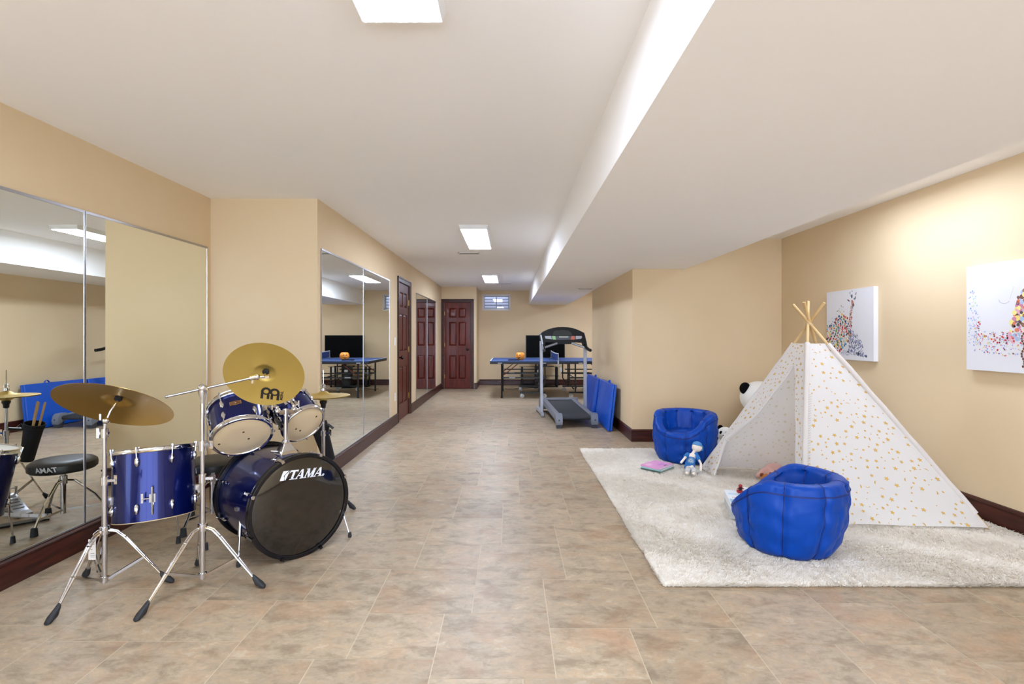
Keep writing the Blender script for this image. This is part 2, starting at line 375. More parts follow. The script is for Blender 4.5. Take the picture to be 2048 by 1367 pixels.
# window
wn = thing('window_1', (WX0, YB, WZ0), None, None); struct(wn, 'small white high slider window with two panes')
fr = MB(); fw = 0.03
for (x0, x1, z0, z1) in ((WX0-0.02, WX1+0.02, WZ1-0.001, WZ1+0.02), (WX0-0.02, WX1+0.02, WZ0-0.02, WZ0+0.001), (WX0-0.02, WX0+0.001, WZ0, WZ1), (WX1-0.001, WX1+0.02, WZ0, WZ1)):
    fr.box(x0, x1, YB-0.008, YB-0.0005, z0, z1)
M_vinyl = mat('window_vinyl', (222,220,222), 0.4)
for (x0, x1, z0, z1) in ((WX0, WX1, WZ1-fw, WZ1), (WX0, WX1, WZ0, WZ0+fw), (WX0, WX0+fw, WZ0, WZ1), (WX1-fw, WX1, WZ0, WZ1)):
    fr.box(x0, x1, YB+0.03, YB+0.09, z0, z1)
fr.build('window_frame', M_vinyl, wn, smooth=False)
xm = (WX0+WX1)/2
M_alu = mat('window_alu', (120,122,130), 0.4, 0.6)
for (x0, x1, yy) in ((WX0+fw, xm+0.012, YB+0.045), (xm-0.012, WX1-fw, YB+0.07)):
    s = MB(); t = 0.016
    for (a, b, c, d) in ((x0, x1, WZ1-fw-t, WZ1-fw), (x0, x1, WZ0+fw, WZ0+fw+t), (x0, x0+t, WZ0+fw+t, WZ1-fw-t), (x1-t, x1, WZ0+fw+t, WZ1-fw-t)): s.box(a, b, yy-0.008, yy+0.008, c, d)
    sh = s.build('sash', M_alu, wn, smooth=False)
    MB().box(x0+t, x1-t, yy-0.002, yy+0.002, WZ0+fw+t, WZ1-fw-t).build('pane', mat('window_glass', (255,255,255), 0.0, trans=1.0), sh, smooth=False)
# window well outside
ww = MB(); M_well = mat('window_well_plastic', (150,150,166), 0.5)
pts = [(WX0-0.15, 0.0)]; 
pts = [(-1.0, YB+0.1), (-0.95, YB+0.5), (-0.7, YB+0.7), (0.0, YB+0.7), (0.25, YB+0.5), (0.3, YB+0.1)]
nz = 100
vs = []; fs = []
for k in range(nz+1):
    z = 1.6+2.0*k/nz; d = 0.006*math.cos(k*2*math.pi/4)
    for (x, y) in pts: vs.append((x+(x+0.35)*d*0.6, y+d*1.2, z))
for k in range(nz):
    for j in range(5): a = k*6+j; fs.append((a, a+1, a+7, a+6))
ww.add(vs, fs); ww.box(-1.1, 0.4, YB+0.1, YB+0.8, 1.55, 1.6)
struct(ww.build('trim_1', M_well, recalc=False), 'pale ribbed window well outside the small window')

# mirrors
def mirror(name, X, y0, y1, z0, z1, label, cat='mirror', edges=(1, 1)):
    o = thing(name, (X, (y0+y1)/2, z0), label, cat, 'frameless wall mirror panels')
    MB().box(X+0.0005, X+0.007, y0+0.001, y1-0.001, z0, z1).build('glass', M_mirror, o, smooth=False)
    MB().box(X+0.0005, X+0.011, y0, y1, z1-0.001, z1+0.014).build('top_channel', M_satin, o, smooth=False)
    MB().box(X+0.0005, X+0.011, y0, y1, z0-0.004, z0+0.005).build('bottom_channel', M_satin, o, smooth=False)
    for yy, wd in ((y0, 0.005 if edges[0] else 0.0018), (y1, 0.005 if edges[1] else 0.0018)):
        s = 1 if yy == y0 else -1
        MB().box(X+0.0005, X+0.0095, min(yy, yy+s*wd), max(yy, yy+s*wd), z0, z1).build('side_edge', M_satin, o, smooth=False)
mirror('wall_mirror', XL, 1.806, 3.018, 0.152, 2.005, 'wall mirror panel at the left edge of the photo, reflecting the drum throne')
mirror('wall_mirror', XL, 3.022, 4.243, 0.152, 2.005, 'wall mirror panel behind the blue floor tom, next to the alcove corner')
mirror('wall_mirror', XM, 4.375, 5.622, 0.152, 2.015, 'wall mirror panel at the alcove corner, reflecting the television')
mirror('wall_mirror', XM, 5.626, 6.845, 0.152, 2.015, 'wall mirror panel beside the light switch, reflecting the small window')
mirror('wall_mirror', XM, 8.79, 9.95, 0.152, 2.01, 'wall mirror panel just beyond the side door')
mirror('wall_mirror', XM, 9.954, 11.12, 0.152, 2.01, 'wall mirror panel nearest the far door')
# ceiling lights
def lamp(X, Y, label, md=None):
    o = thing('ceiling_light', (X, Y, H), label, 'ceiling light', 'wraparound fluorescent ceiling lights')
    hb = MB(); w0, w1, l = 0.155, 0.142, 0.625
    z0, z1 = H-0.0005, H-0.046
    a = [V(X+sx*w0, Y+sy*l, z0) for sx, sy in ((-1,-1), (1,-1), (1,1), (-1,1))]; b = [V(X+sx*w1, Y+sy*(l-0.014), z1) for sx, sy in ((-1,-1), (1,-1), (1,1), (-1,1))]
    c = [V(X+sx*0.136, Y+sy*(l-0.022), z1) for sx, sy in ((-1,-1), (1,-1), (1,1), (-1,1))]; d = [p+V(0,0,0.006) for p in c]
    fs = [(3,2,1,0)]
    for k in range(3):
        for s in range(4): fs.append((k*4+s, k*4+(s+1) % 4, (k+1)*4+(s+1) % 4, (k+1)*4+s))
    hb.add(a+b+c+d, fs); hb.build('housing', M_lampbody, o, smooth=False, recalc=True)
    MB().box(X-0.1355, X+0.1355, Y-l+0.0225, Y+l-0.0225, z1-0.003, z1+0.005).build('diffuser', md or M_diff, o, smooth=False)
lamp(-0.385, 1.20, 'bright ceiling light cut by the top edge of the photo')
lamp(-0.385, 5.93, 'bright ceiling light in the middle, before the ceiling vent')
lamp(-0.385, 10.08, 'farthest and smallest bright ceiling light, near the small window')
lamp(-0.385, -1.9, 'ceiling light behind the viewpoint')
lamp(2.70, 3.75, 'ceiling light hidden above the soffit over the play corner', M_diff2)
lamp(2.70, -0.6, 'ceiling light hidden above the soffit beside the viewpoint', M_diff2)
lamp(2.50, 11.0, 'ceiling light hidden in the far right recess')
def vent(X, Y, z, wx, wy, label):
    o = thing('ceiling_vent', (X, Y, z), label, 'vent', None)
    f_ = MB(); f_.box(X-wx/2, X+wx/2, Y-wy/2, Y-wy/2+0.018, z-0.006, z-0.0005); f_.box(X-wx/2, X+wx/2, Y+wy/2-0.018, Y+wy/2, z-0.006, z-0.0005)
    f_.box(X-wx/2, X-wx/2+0.018, Y-wy/2, Y+wy/2, z-0.006, z-0.0005); f_.box(X+wx/2-0.018, X+wx/2, Y-wy/2, Y+wy/2, z-0.006, z-0.0005)
    f_.build('vent_frame', M_white, o, smooth=False)
    s = MB(); n = 6
    for k in range(n):
        yy = Y-wy/2+0.022+(wy-0.044)*k/(n-1); s.bar((X-wx/2+0.018, yy, z-0.004), (X+wx/2-0.018, yy, z-0.004), 0.003, 0.006, V(0,0.5,1))
    s.build('louvres', mat('vent_grey', (170,168,164), 0.5), o, smooth=False)
    MB().box(X-wx/2+0.01, X+wx/2-0.01, Y-wy/2+0.01, Y+wy/2-0.01, z-0.0015, z-0.0006).build('duct_opening', mat('vent_dark', (90,88,84), 0.8), o, smooth=False)
vent(-0.58, 7.15, H, 0.30, 0.15, 'white louvred vent behind the middle ceiling light')
vent(-0.09, 11.27, H, 0.26, 0.12, 'white louvred vent beside the farthest ceiling light')
vent(1.28, 8.6, ZS, 0.26, 0.12, 'white louvred vent under the soffit')
def plate(name, c, nrm, ux, kind, label):
    c = Vector(c); nrm = Vector(nrm); ux = Vector(ux); up = V(0,0,1)
    o = thing(name, c, label, 'light switch' if kind == 's' else 'power outlet', None)
    p = MB(); p.obox(c+nrm*0.003, ux, up, nrm, 0.036, 0.058, 0.0025); p.build('cover_plate', M_white, o, smooth=False, bevel=0.002)
    if kind == 's':
        q = MB(); q.obox(c+nrm*0.0075, ux, up, nrm, 0.016, 0.032, 0.002); q.build('rocker', M_white, o, smooth=False)
    else:
        for dz in (-0.024, 0.024):
            q = MB(); q.obox(c+nrm*0.0065+up*dz, ux, up, nrm, 0.016, 0.014, 0.001); q.slot(1)
            for sx in (-0.006, 0.006): q.obox(c+nrm*0.0078+up*dz+ux*sx, ux, up, nrm, 0.0012, 0.005, 0.0003)
            q.build('socket', [M_white, M_black], o, smooth=False)
plate('light_switch', (XM, 7.2, 1.19), (1,0,0), (0,1,0), 's', 'white light switch between the mirror and the side door')
plate('power_outlet', (XM, 7.2, 0.40), (1,0,0), (0,1,0), 'o', 'white power outlet low on the wall beside the side door')
plate('power_outlet', (1.32, YB, 0.393), (0,-1,0), (1,0,0), 'o', 'white power outlet on the back wall behind the treadmill')

# ------------------------------------------------------------------ drum kit
M_blue = mat('blue_lacquer', (5, 20, 88), 0.24, 0.6, coat=0.3)
M_headc = mat('drum_head_clear', (216,194,156), 0.3, coat=0.3)
M_headw = mat('drum_head_coated', (236,234,228), 0.45)
M_headb = mat('drum_head_black', (17,14,12), 0.09, coat=0.6, spec=0.7)
M_logo = mat('logo_white', (222,224,232), 0.4)
M_bell = mat('brass_cymbal', (186,150,78), 0.30, 0.92)
M_bellR = mat('brass_cymbal_bright', (200,172,92), 0.42, 0.7)
for m_ in (M_bell, M_bellR):
    N_, L_, b_ = nt(m_)
    tc_ = N_.new('ShaderNodeTexCoord'); wv = N_.new('ShaderNodeTexNoise'); wv.inputs['Scale'].default_value = 60; bp_ = N_.new('ShaderNodeBump'); bp_.inputs['Strength'].default_value = 0.12; bp_.inputs['Distance'].default_value = 0.004
    L_.new(tc_.outputs['Object'], wv.inputs['Vector']); L_.new(wv.outputs['Fac'], bp_.inputs['Height']); L_.new(bp_.outputs[0], b_.inputs['Normal'])

def drum(name, c, ax, r, depth, nlug, label, cat, bottom_mat, top_mat, hoop_mat=None, hoop_w=0.03, phase=0.0, lug_len=0.055, badge_at=None, vents=(), hoop_out=0.012, long_rods=False, wood=None, open_bottom=False):
    """c = centre of the near/bottom head rim plane, ax = unit vector towards the other head"""
    c = Vector(c); ax = Vector(ax).normalized(); hoop_mat = hoop_mat or M_chrome
    o = thing(name, c, label, cat)
    x = V(0,0,1) if abs(ax.z) < 0.9 else V(1,0,0)
    u = (x-ax*x.dot(ax)).normalized(); v_ = ax.cross(u)
    rs = r-hoop_out
    sh = MB(); sh.lathe([(rs, 0.0 if open_bottom else 0.006), (rs, depth-0.006)], 56, c, ax, u, caps=False); sh.slot(1); sh.lathe([(rs-0.006, depth-0.006), (rs-0.006, 0.001 if open_bottom else 0.006), (rs, 0.0 if open_bottom else 0.006), (rs+0.0015, 0.0045)] if open_bottom else [(rs-0.006, depth-0.006), (rs-0.006, 0.006)], 56, c, ax, u, caps=False)
    sh.build('shell', [wood or M_blue, mat('maple_ply', (214,192,150), 0.6)], o, recalc=False)
    for nm, z0, s, hm in (('near', 0, 1, bottom_mat), ('far', depth, -1, top_mat)):
        if open_bottom and nm == 'near': continue
        hb = MB(); t = 0.004
        hb.lathe([(rs+0.002, z0+s*hoop_w), (r, z0+s*hoop_w), (r+0.003, z0+s*(hoop_w-0.003)), (r, z0+s*(hoop_w-0.008)), (r, z0+s*0.006), (r+0.003, z0+s*0.003), (r, z0), (rs+0.001, z0), (rs-0.002, z0+s*0.004), (rs+0.002, z0+s*hoop_w)], 56, c, ax, u)
        hb.build('hoop', hoop_mat, o)
        hd = MB(); hd.lathe([(0, z0+s*0.006), (rs*0.5, z0+s*0.006), (rs-0.004, z0+s*0.006), (rs+0.001, z0+s*0.009)], 56, c, ax, u)
        if nm == 'near' and vents:
            hd.slot(1)
            for (vu, vv) in vents:
                cc = c+(u*vu+v_*vv)+ax*0.0052; hd.lathe([(0, 0), (0.0065, 0), (0.0065, 0.0008)], 12, cc, ax)
        hd.build('drum_head', [hm, mat('vent_hole', (70,48,26), 0.6)], o, recalc=False)
    for k in range(nlug):
        a = phase+2*math.pi*k/nlug; d = u*math.cos(a)+v_*math.sin(a); tg = ax.cross(d)
        for z0, s in ((0, 1), (depth, -1)):
            zc = z0+s*(hoop_w+0.045 if not long_rods else 0.085)
            lb = MB(); pc = c+ax*zc+d*(rs+0.006)
            nn = 8; ring = []
            L = lug_len/2
            prof_ = [(-L, 0.003, 0.002), (-L*0.7, 0.009, 0.008), (0, 0.0115, 0.013), (L*0.6, 0.009, 0.011), (L, 0.004, 0.006)]
            vs = []; fs = []
            for (zz, wx, hx) in prof_:
                for j in range(nn):
                    t_ = 2*math.pi*j/nn; vs.append(pc+ax*zz*(-s)+tg*wx*math.cos(t_)+d*hx*math.sin(t_))
            for i in range(len(prof_)-1):
                for j in range(nn): fs.append((i*nn+j, i*nn+(j+1) % nn, (i+1)*nn+(j+1) % nn, (i+1)*nn+j))
            fs += [tuple(range(nn)), tuple(range(len(vs)-nn, len(vs)))]
            lb.add(vs, fs)
            if open_bottom and z0 == 0: lb.build('lug', M_chrome, o); continue
            lb.tube([pc+d*0.004-ax*s*L*0.5, c+ax*(z0-s*0.004)+d*(r+0.0045)], 0.0026, 6)
            lb.tube([c+ax*(z0-s*0.006)+d*(r+0.0045), c+ax*(z0+s*0.006)+d*(r+0.0045)], 0.005, 6)
            lb.build('lug', M_chrome, o)
    if badge_at is not None:
        a, zc = badge_at; e_c = V(0,0,CAM_H)-c; a = math.atan2(e_c.dot(v_), e_c.dot(u))+a; d = u*math.cos(a)+v_*math.sin(a); tg = ax.cross(d); upb = ax
        bb = MB(); n_ = 8
        def cyl(du, dz, h=0.0): ang = du/rs; dd = d*math.cos(ang)+tg*math.sin(ang); return c+ax*(zc+dz)+dd*(rs+0.0015+h)
        def plate2(w2, h2, h, notch=True):
            top = [cyl(-w2+2*w2*i/n_, h2, h) for i in range(n_+1)]; bot = [cyl(-w2+2*w2*i/n_, -h2*(1.0 if abs(i-n_/2) > 1.5 else 1.35), h) for i in range(n_+1)]
            bb.add(top+bot, [(i, i+1, n_+2+i, n_+1+i) for i in range(n_)])
        plate2(0.030, 0.0125, 0); bb.slot(1); plate2(0.0265, 0.0095, 0.0008); bb.slot(0)
        plate2(0.022, 0.0016, 0.0014); bb.slot(2); bb.lathe([(0, 0.003), (0.0045, 0.002), (0.0045, 0)], 12, cyl(0, -0.004, 0), d)
        bb.build('badge', [mat('badge_copper', (196,150,92), 0.35, 0.6), mat('badge_dark', (96,52,22), 0.4), M_chrome], o, smooth=False, recalc=False)
    return o
# bass drum: front head faces right of the camera
bn = V(0.749, -0.662, 0).normalized(); bc = V(-1.195, 2.902, 0.2945); BR = 0.2945
M_hoopb = mat('black_hoop', (6,7,16), 0.2, coat=0.3, spec=0.4)
bd = drum('bass_drum', bc, -bn, BR, 0.52, 8, 'dark blue bass drum with black front head lettered TAMA', 'bass drum', M_headb, M_headw, M_hoopb, hoop_w=0.04, phase=math.pi/8, lug_len=0.06, hoop_out=0.018, long_rods=True)
br = V(-bn.y, bn.x, 0)*1.0; br = V(0.662, 0.749, 0)
lo = MB(); logo_o = bc+V(0,0,0.184)+bn*(-0.0045)
rot5 = R_(-5.0)
def lp(x, y):      # x in units of letter height, shear applied
    x = (x+0.32*y)*0.052-0.125; y = (y-0.5)*0.052
    return logo_o+br*(x*math.cos(rot5)-y*math.sin(rot5))+V(0,0,1)*(x*math.sin(rot5)+y*math.cos(rot5))+bn*0.0008
def q(*pts): lo.poly([lp(*p) for p in pts])
def letT(x):
    q((x,.84), (x+.92,.84), (x+.92,1), (x,1)); q((x,.68), (x+.09,.84), (x,.84)); q((x+.92,.68), (x+.92,.84), (x+.83,.84)); q((x+.34,.0), (x+.6,0), (x+.6,.86), (x+.34,.86)); q((x+.2,0), (x+.74,0), (x+.74,.1), (x+.2,.1))
def letA(x):
    q((x+.02,0), (x+.14,0), (x+.52,1), (x+.42,1)); q((x+.42,1), (x+.62,1), (x+.92,0), (x+.62,0)); q((x+.2,.28), (x+.72,.28), (x+.70,.4), (x+.24,.4)); q((x-.06,0), (x+.26,0), (x+.26,.09), (x-.06,.09)); q((x+.52,0), (x+1.0,0), (x+1.0,.09), (x+.52,.09))
def letM(x):
    q((x+.03,0), (x+.15,0), (x+.28,1), (x+.16,1)); q((x+.08,1), (x+.38,1), (x+.62,.15), (x+.46,0)); q((x+.46,0), (x+.56,0), (x+.98,1), (x+.86,1)); q((x+.78,0), (x+1.08,0), (x+1.08,1), (x+.8,1)); q((x-.05,0), (x+.26,0), (x+.26,.09), (x-.05,.09)); q((x+.7,0), (x+1.16,0), (x+1.16,.09), (x+.7,.09)); q((x+.0,.92), (x+.2,.92), (x+.2,1), (x+.0,1)); q((x+.95,.92), (x+1.16,.92), (x+1.16,1), (x+.95,1))
q((0,0), (.46,0), (.40,.30), (.22,.52), (0,.52)); q((0,.5), (.24,.5), (.62,1), (0,1)); q((.52,0), (.62,0), (.74,1), (.66,.9), (.34,.52))
letT(.82); letA(1.66); letM(2.66); letA(3.78)
for k in range(20):
    a0, a1 = 2*math.pi*k/20, 2*math.pi*(k+1)/20
    q((4.93+.13*math.cos(a0), .12+.13*math.sin(a0)), (4.93+.13*math.cos(a1), .12+.13*math.sin(a1)), (4.93+.09*math.cos(a1), .12+.09*math.sin(a1)), (4.93+.09*math.cos(a0), .12+.09*math.sin(a0)))
q((4.88,.05), (4.98,.05), (4.98,.19), (4.88,.19))
tag(lo.build('logo', M_logo, bd, smooth=False, recalc=False), 'white slanted TAMA lettering on the black head')
# claws/t-rods on front hoop
for k in range(8):
    a = math.pi/8+2*math.pi*k/8; d = V(0,0,1)*math.cos(a)+br*math.sin(a)
    cw = MB(); p = bc+d*(BR+0.004); cw.bar(p+bn*0.006, p-bn*0.05, 0.018, 0.006, d); cw.bar(p+bn*0.006-d*0.012, p+bn*0.006+d*0.004, 0.018, 0.004, bn)
    p2 = p-bn*0.05; cw.tube([p2, p2-bn*0.05-d*0.006], 0.0035, 8); cw.bar(p2-bn*0.052-V(0,0,0)+d.cross(bn)*0.02, p2-bn*0.052-d.cross(bn)*0.02, 0.007, 0.005)
    cw.build('claw_hook', M_chrome if k not in (3, 4, 5) else M_hoopb, bd)
# spurs
for foot, top in (((-1.495, 2.78, 0.012), (-1.515, 2.845, 0.29)), ((-1.012, 3.19, 0.012), (-1.12, 3.235, 0.30))):
    foot = V(*foot); top = V(*top); sp = MB(); d = (foot-top).normalized()
    sp.tube([top, top+d*0.14], 0.0105, 12); sp.tube([top+d*0.12, foot-d*0.01], 0.005, 10)
    axc = bc-bn*0.17; rad = V(top.x, top.y, 0)-V(axc.x, axc.y, 0); rad = (rad-bn*rad.dot(bn)).normalized()
    sp.tube([top-rad*0.035, top+rad*0.012], 0.016, 12); sp.bar(top+V(0,0,.012)-rad*.03, top+V(0,0,.012)+rad*0.03, 0.03, 0.02)
    s = sp.build('spur', M_chrome, bd)
    MB().lathe([(0.004, 0.034), (0.009, 0.03), (0.012, 0.008), (0.010, 0), (0, 0)], 14, (foot.x, foot.y, 0.0)).build('rubber_foot', M_rubber, s)
# tom holder on top of the bass shell
br_h = V(0.662, 0.749, 0); hp = bc-bn*0.205; hx, hy = hp.x, hp.y
th = MB(); zt = 0.2945+0.2765
th.lathe([(0.070, -0.004), (0.066, 0.012), (0.030, 0.055), (0.028, 0.066)], 4, (hx, hy, zt-0.003), V(0,0,1), (bn+br_h).normalized()); th.lathe([(0.021, 0.05), (0.021, 0.078), (0.0125, 0.080)], 20, (hx, hy, zt-0.003))
th.bar((hx-0.05*br.x, hy-0.05*br.y, zt+0.008), (hx+0.05*br.x, hy+0.05*br.y, zt+0.008), 0.07, 0.02)
th.tube([(hx-0.015, hy-0.03, zt+0.012), (hx-0.07, hy-0.045, zt+0.018)], 0.006, 8)
th.build('holder_base', M_chrome, bd, bevel=0.002)
zp = 0.825
MB().tube([(hx, hy, zt+0.05), (hx, hy, zp)], 0.0125, 16).build('holder_post', M_chrome, bd)
tc1 = V(-1.543, 2.916, 0.685); ta1 = V(-0.466, 0.595, 0.655).normalized(); tr1 = 0.163
tc2 = V(-1.302, 3.200, 0.708); ta2 = V(-0.688, 0.485, 0.540).normalized(); tr2 = 0.138
hd = MB(); hd.tube([(hx, hy, zp-0.03), (hx, hy, zp+0.01)], 0.019, 14); hd.bar(V(hx, hy, zp-0.01)-br*0.045, V(hx, hy, zp-0.01)+br*0.06, 0.03, 0.026)
for tc_, ta_, tr_, sg in ((tc1, ta1, tr1, -1), (tc2, ta2, tr2, 1)):
    mid = tc_+ta_*0.13; p0 = V(hx, hy, zp)+br*0.05*sg; e = (p0-mid); e = (e-ta_*e.dot(ta_)).normalized(); p1 = mid+e*(tr_+0.012)
    hd.tube([p0, p0+V(0,0,0.02), (p0+p1)/2+V(0,0,0.02), p1], 0.0105, 10); hd.ell(p0, 0.02, n=14, k=8)
    hd.obox(mid+e*(tr_-0.002), e, ta_, e.cross(ta_), 0.014, 0.035, 0.022)
    wn_ = p0+br*0.03*sg+V(0,0,0.03); hd.bar(wn_-V(0,0,0.018), wn_+V(0,0,0.02), 0.008, 0.006); hd.tube([p0+V(0,0,.02), wn_], 0.005, 8)
hd.build('holder_clamps', M_chrome, bd)
drum('tom_drum', tc1, ta1, tr1, 0.235, 6, 'larger blue mounted tom on the left, behind the boom stand', 'tom drum', M_headc, M_headw, phase=0.35, badge_at=(-0.02, 0.140), vents=((-0.045,-0.115), (0.04,0.0), (-0.025,0.035)))
drum('tom_drum', tc2, ta2, tr2, 0.205, 6, 'smaller blue mounted tom on the right, beside the hi-hat', 'tom drum', M_headc, M_headw, phase=0.6, badge_at=(0.25, 0.145), vents=((0.05,0.07), (-0.03,-0.045), (-0.05,-0.01)))
# floor tom
fc = V(-1.985, 2.825, 0.262); FR = 0.207; fax = V(-0.101, 0.144, 0.984).normalized()
ft = drum('floor_tom', fc, fax, FR, 0.385, 8, 'tall blue floor tom standing before the mirror on three legs', 'floor tom', M_headc, M_headw, phase=0.2, hoop_w=0.026, lug_len=0.05, open_bottom=True)
for k, (fx, fy) in enumerate(((-2.19, 2.70), (-2.02, 3.11), (-1.795, 2.965))):
    d = (V(fx, fy, 0)-V(fc.x, fc.y, 0)); r0 = d.length; d = d/r0
    px_ = fc.x-0.02+d.x*0.226; py_ = fc.y+0.03+d.y*0.226
    lg = MB(); lg.tube([(px_, py_, 0.50), (px_, py_, 0.16), (px_+d.x*0.012, py_+d.y*0.012, 0.13), (px_+d.x*0.02, py_+d.y*0.02, 0.02)], 0.005, 8)
    l_ = lg.build('leg', M_chrome, ft)
    MB().lathe([(0.006, 0.045), (0.011, 0.04), (0.014, 0), (0, 0)], 12, (px_+d.x*0.02, py_+d.y*0.02, 0)).build('rubber_foot', M_rubber, l_)
for a in (R_(-58), R_(218), R_(93), R_(28)):
    d = V(math.cos(a), math.sin(a), 0); d = (d-fax*d.dot(fax)).normalized(); bk = MB(); p = fc+fax*0.12+d*0.21
    bk.obox(p, d, d.cross(V(0,0,1)), V(0,0,1), 0.016, 0.014, 0.022); bk.tube([p+d*0.012+V(0,0,0), p+d*0.012+d.cross(V(0,0,1))*0.045], 0.004, 8)
    bk.bar(p+d*0.012+d.cross(V(0,0,1))*0.045-V(0,0,.02), p+d*0.012+d.cross(V(0,0,1))*0.045+V(0,0,.03), 0.010, 0.004, d)
    if a == R_(-58): bk.tube([p+d*0.014+V(0,0,0.06), p+d*0.014-V(0,0,0.085)], 0.006, 10)
    bk.build('leg_bracket', M_chrome, ft)

def cymbal(name, c, n_up, r, label, m, bell_r=0.06, bow=0.026, cat='cymbal', text=False, thk=0.0012):
    c = Vector(c); n_up = Vector(n_up).normalized(); o = thing(name, c, label, cat)
    br_ = bell_r
    def zz(rr):
        if rr < br_: return 0.022*(1-(rr/br_)**2.2)+0.0
        t = (rr-br_)/(r-br_); return -bow*(0.55*t+0.45*t*t)
    off = -zz(r)*0.0
    rr = [0.006]+[br_*k/8 for k in range(1, 9)]+[br_+(r-br_)*k/14 for k in range(1, 15)]
    top = [(a, zz(a)+bow) for a in rr]; bot = [(a, zz(a)+bow-thk) for a in reversed(rr)]
    x = V(0,0,1); u = (x-n_up*x.dot(n_up)); u = u.normalized() if u.length > 1e-3 else V(1,0,0)
    MB().lathe(top+bot, 72, c, n_up, u).build('disc', m, o, angle=60)
    fe = MB(); fe.lathe([(0.004, 0.0), (0.016, 0.0), (0.018, -0.012), (0.012, -0.02), (0.004, -0.02)], 16, c+n_up*(bow+0.018), n_up)
    fe.lathe([(0.004, 0.0), (0.015, 0.0), (0.015, 0.014), (0.004, 0.014)], 16, c+n_up*(bow+0.024), n_up); fe.build('felt', mat('felt', (28,26,26), 0.95), o)
    wn2 = MB(); wn2.lathe([(0.0, 0.02), (0.008, 0.018), (0.008, 0.0)], 12, c+n_up*(bow+0.04), n_up); s_ = n_up.orthogonal().normalized()
    wn2.bar(c+n_up*(bow+0.052)-s_*0.02, c+n_up*(bow+0.052)+s_*0.02, 0.005, 0.014, n_up); wn2.build('wing_nut', M_chrome, o)
    return o, u, zz
c1, n1_ = V(-1.967, 2.516, 0.922), V(-0.03, 0.532, 0.846).normalized()
cymbal('cymbal', c1, n1_, 0.254, 'large brownish crash cymbal on the leftmost stand', M_bell, bell_r=0.07, bow=0.03)
c2, n2_ = V(-1.33, 2.745, 1.070), V(-0.193, 0.845, 0.498).normalized()
cy2, u2, z2 = cymbal('cymbal', c2-n2_*0.02, n2_, 0.203, 'golden cymbal held up on the boom arm, marked MEINL', M_bellR, bell_r=0.052, bow=0.022)
# printed mark on the underside of the golden cymbal
s2 = u2.cross(n2_); s2 = -s2 if s2.x < 0 else s2     # rightwards seen from below
mk = MB(); co = c2-n2_*0.02
mang = R_(-10)
def cp(x, y):      # cymbal face coordinates, metres from the centre
    X_ = x*math.cos(mang)-y*math.sin(mang); Y_ = x*math.sin(mang)+y*math.cos(mang)
    rr = math.hypot(X_, Y_); return co+s2*X_+u2*Y_+n2_*(z2(rr)+0.022-0.0022)
def arc(cx_, cy_, r0, r1, a0, a1, n=14):
    for k in range(n):
        t0, t1 = a0+(a1-a0)*k/n, a0+(a1-a0)*(k+1)/n
        mk.poly([cp(cx_+r0*math.cos(t0), cy_+r0*math.sin(t0)), cp(cx_+r1*math.cos(t0), cy_+r1*math.sin(t0)), cp(cx_+r1*math.cos(t1), cy_+r1*math.sin(t1)), cp(cx_+r0*math.cos(t1), cy_+r0*math.sin(t1))])
ox, oy = 0.035, -0.118
arc(ox-0.022, oy, 0.0125, 0.026, R_(10), R_(190)); arc(ox+0.022, oy, 0.0125, 0.026, R_(-10), R_(170))
arc(ox-0.022, oy, 0.0125, 0.021, R_(190), R_(370)); arc(ox+0.022, oy, 0.0125, 0.021, R_(170), R_(350))
for (xa, xb, ya, yb) in ((ox-0.048, ox-0.0345, oy-0.045, oy+0.004), (ox+0.0345, ox+0.048, oy-0.045, oy+0.004), (ox-0.016, ox-0.003, oy-0.045, oy-0.014), (ox+0.003, ox+0.016, oy-0.045, oy-0.014), (ox-0.005, ox+0.005, oy-0.012, oy+0.012)):
    mk.poly([cp(xa, ya), cp(xb, ya), cp(xb, yb), cp(xa, yb)])
text_mesh(mk, 'MEINL', lambda x, y: cp(ox+0.066-y, oy-0.040+x), size=0.020, bold=0.0006)
tag(mk.build('printed_mark', mat('cymbal_print', (24,18,12), 0.5), cy2, smooth=False, recalc=False), 'black printed MEINL mark')

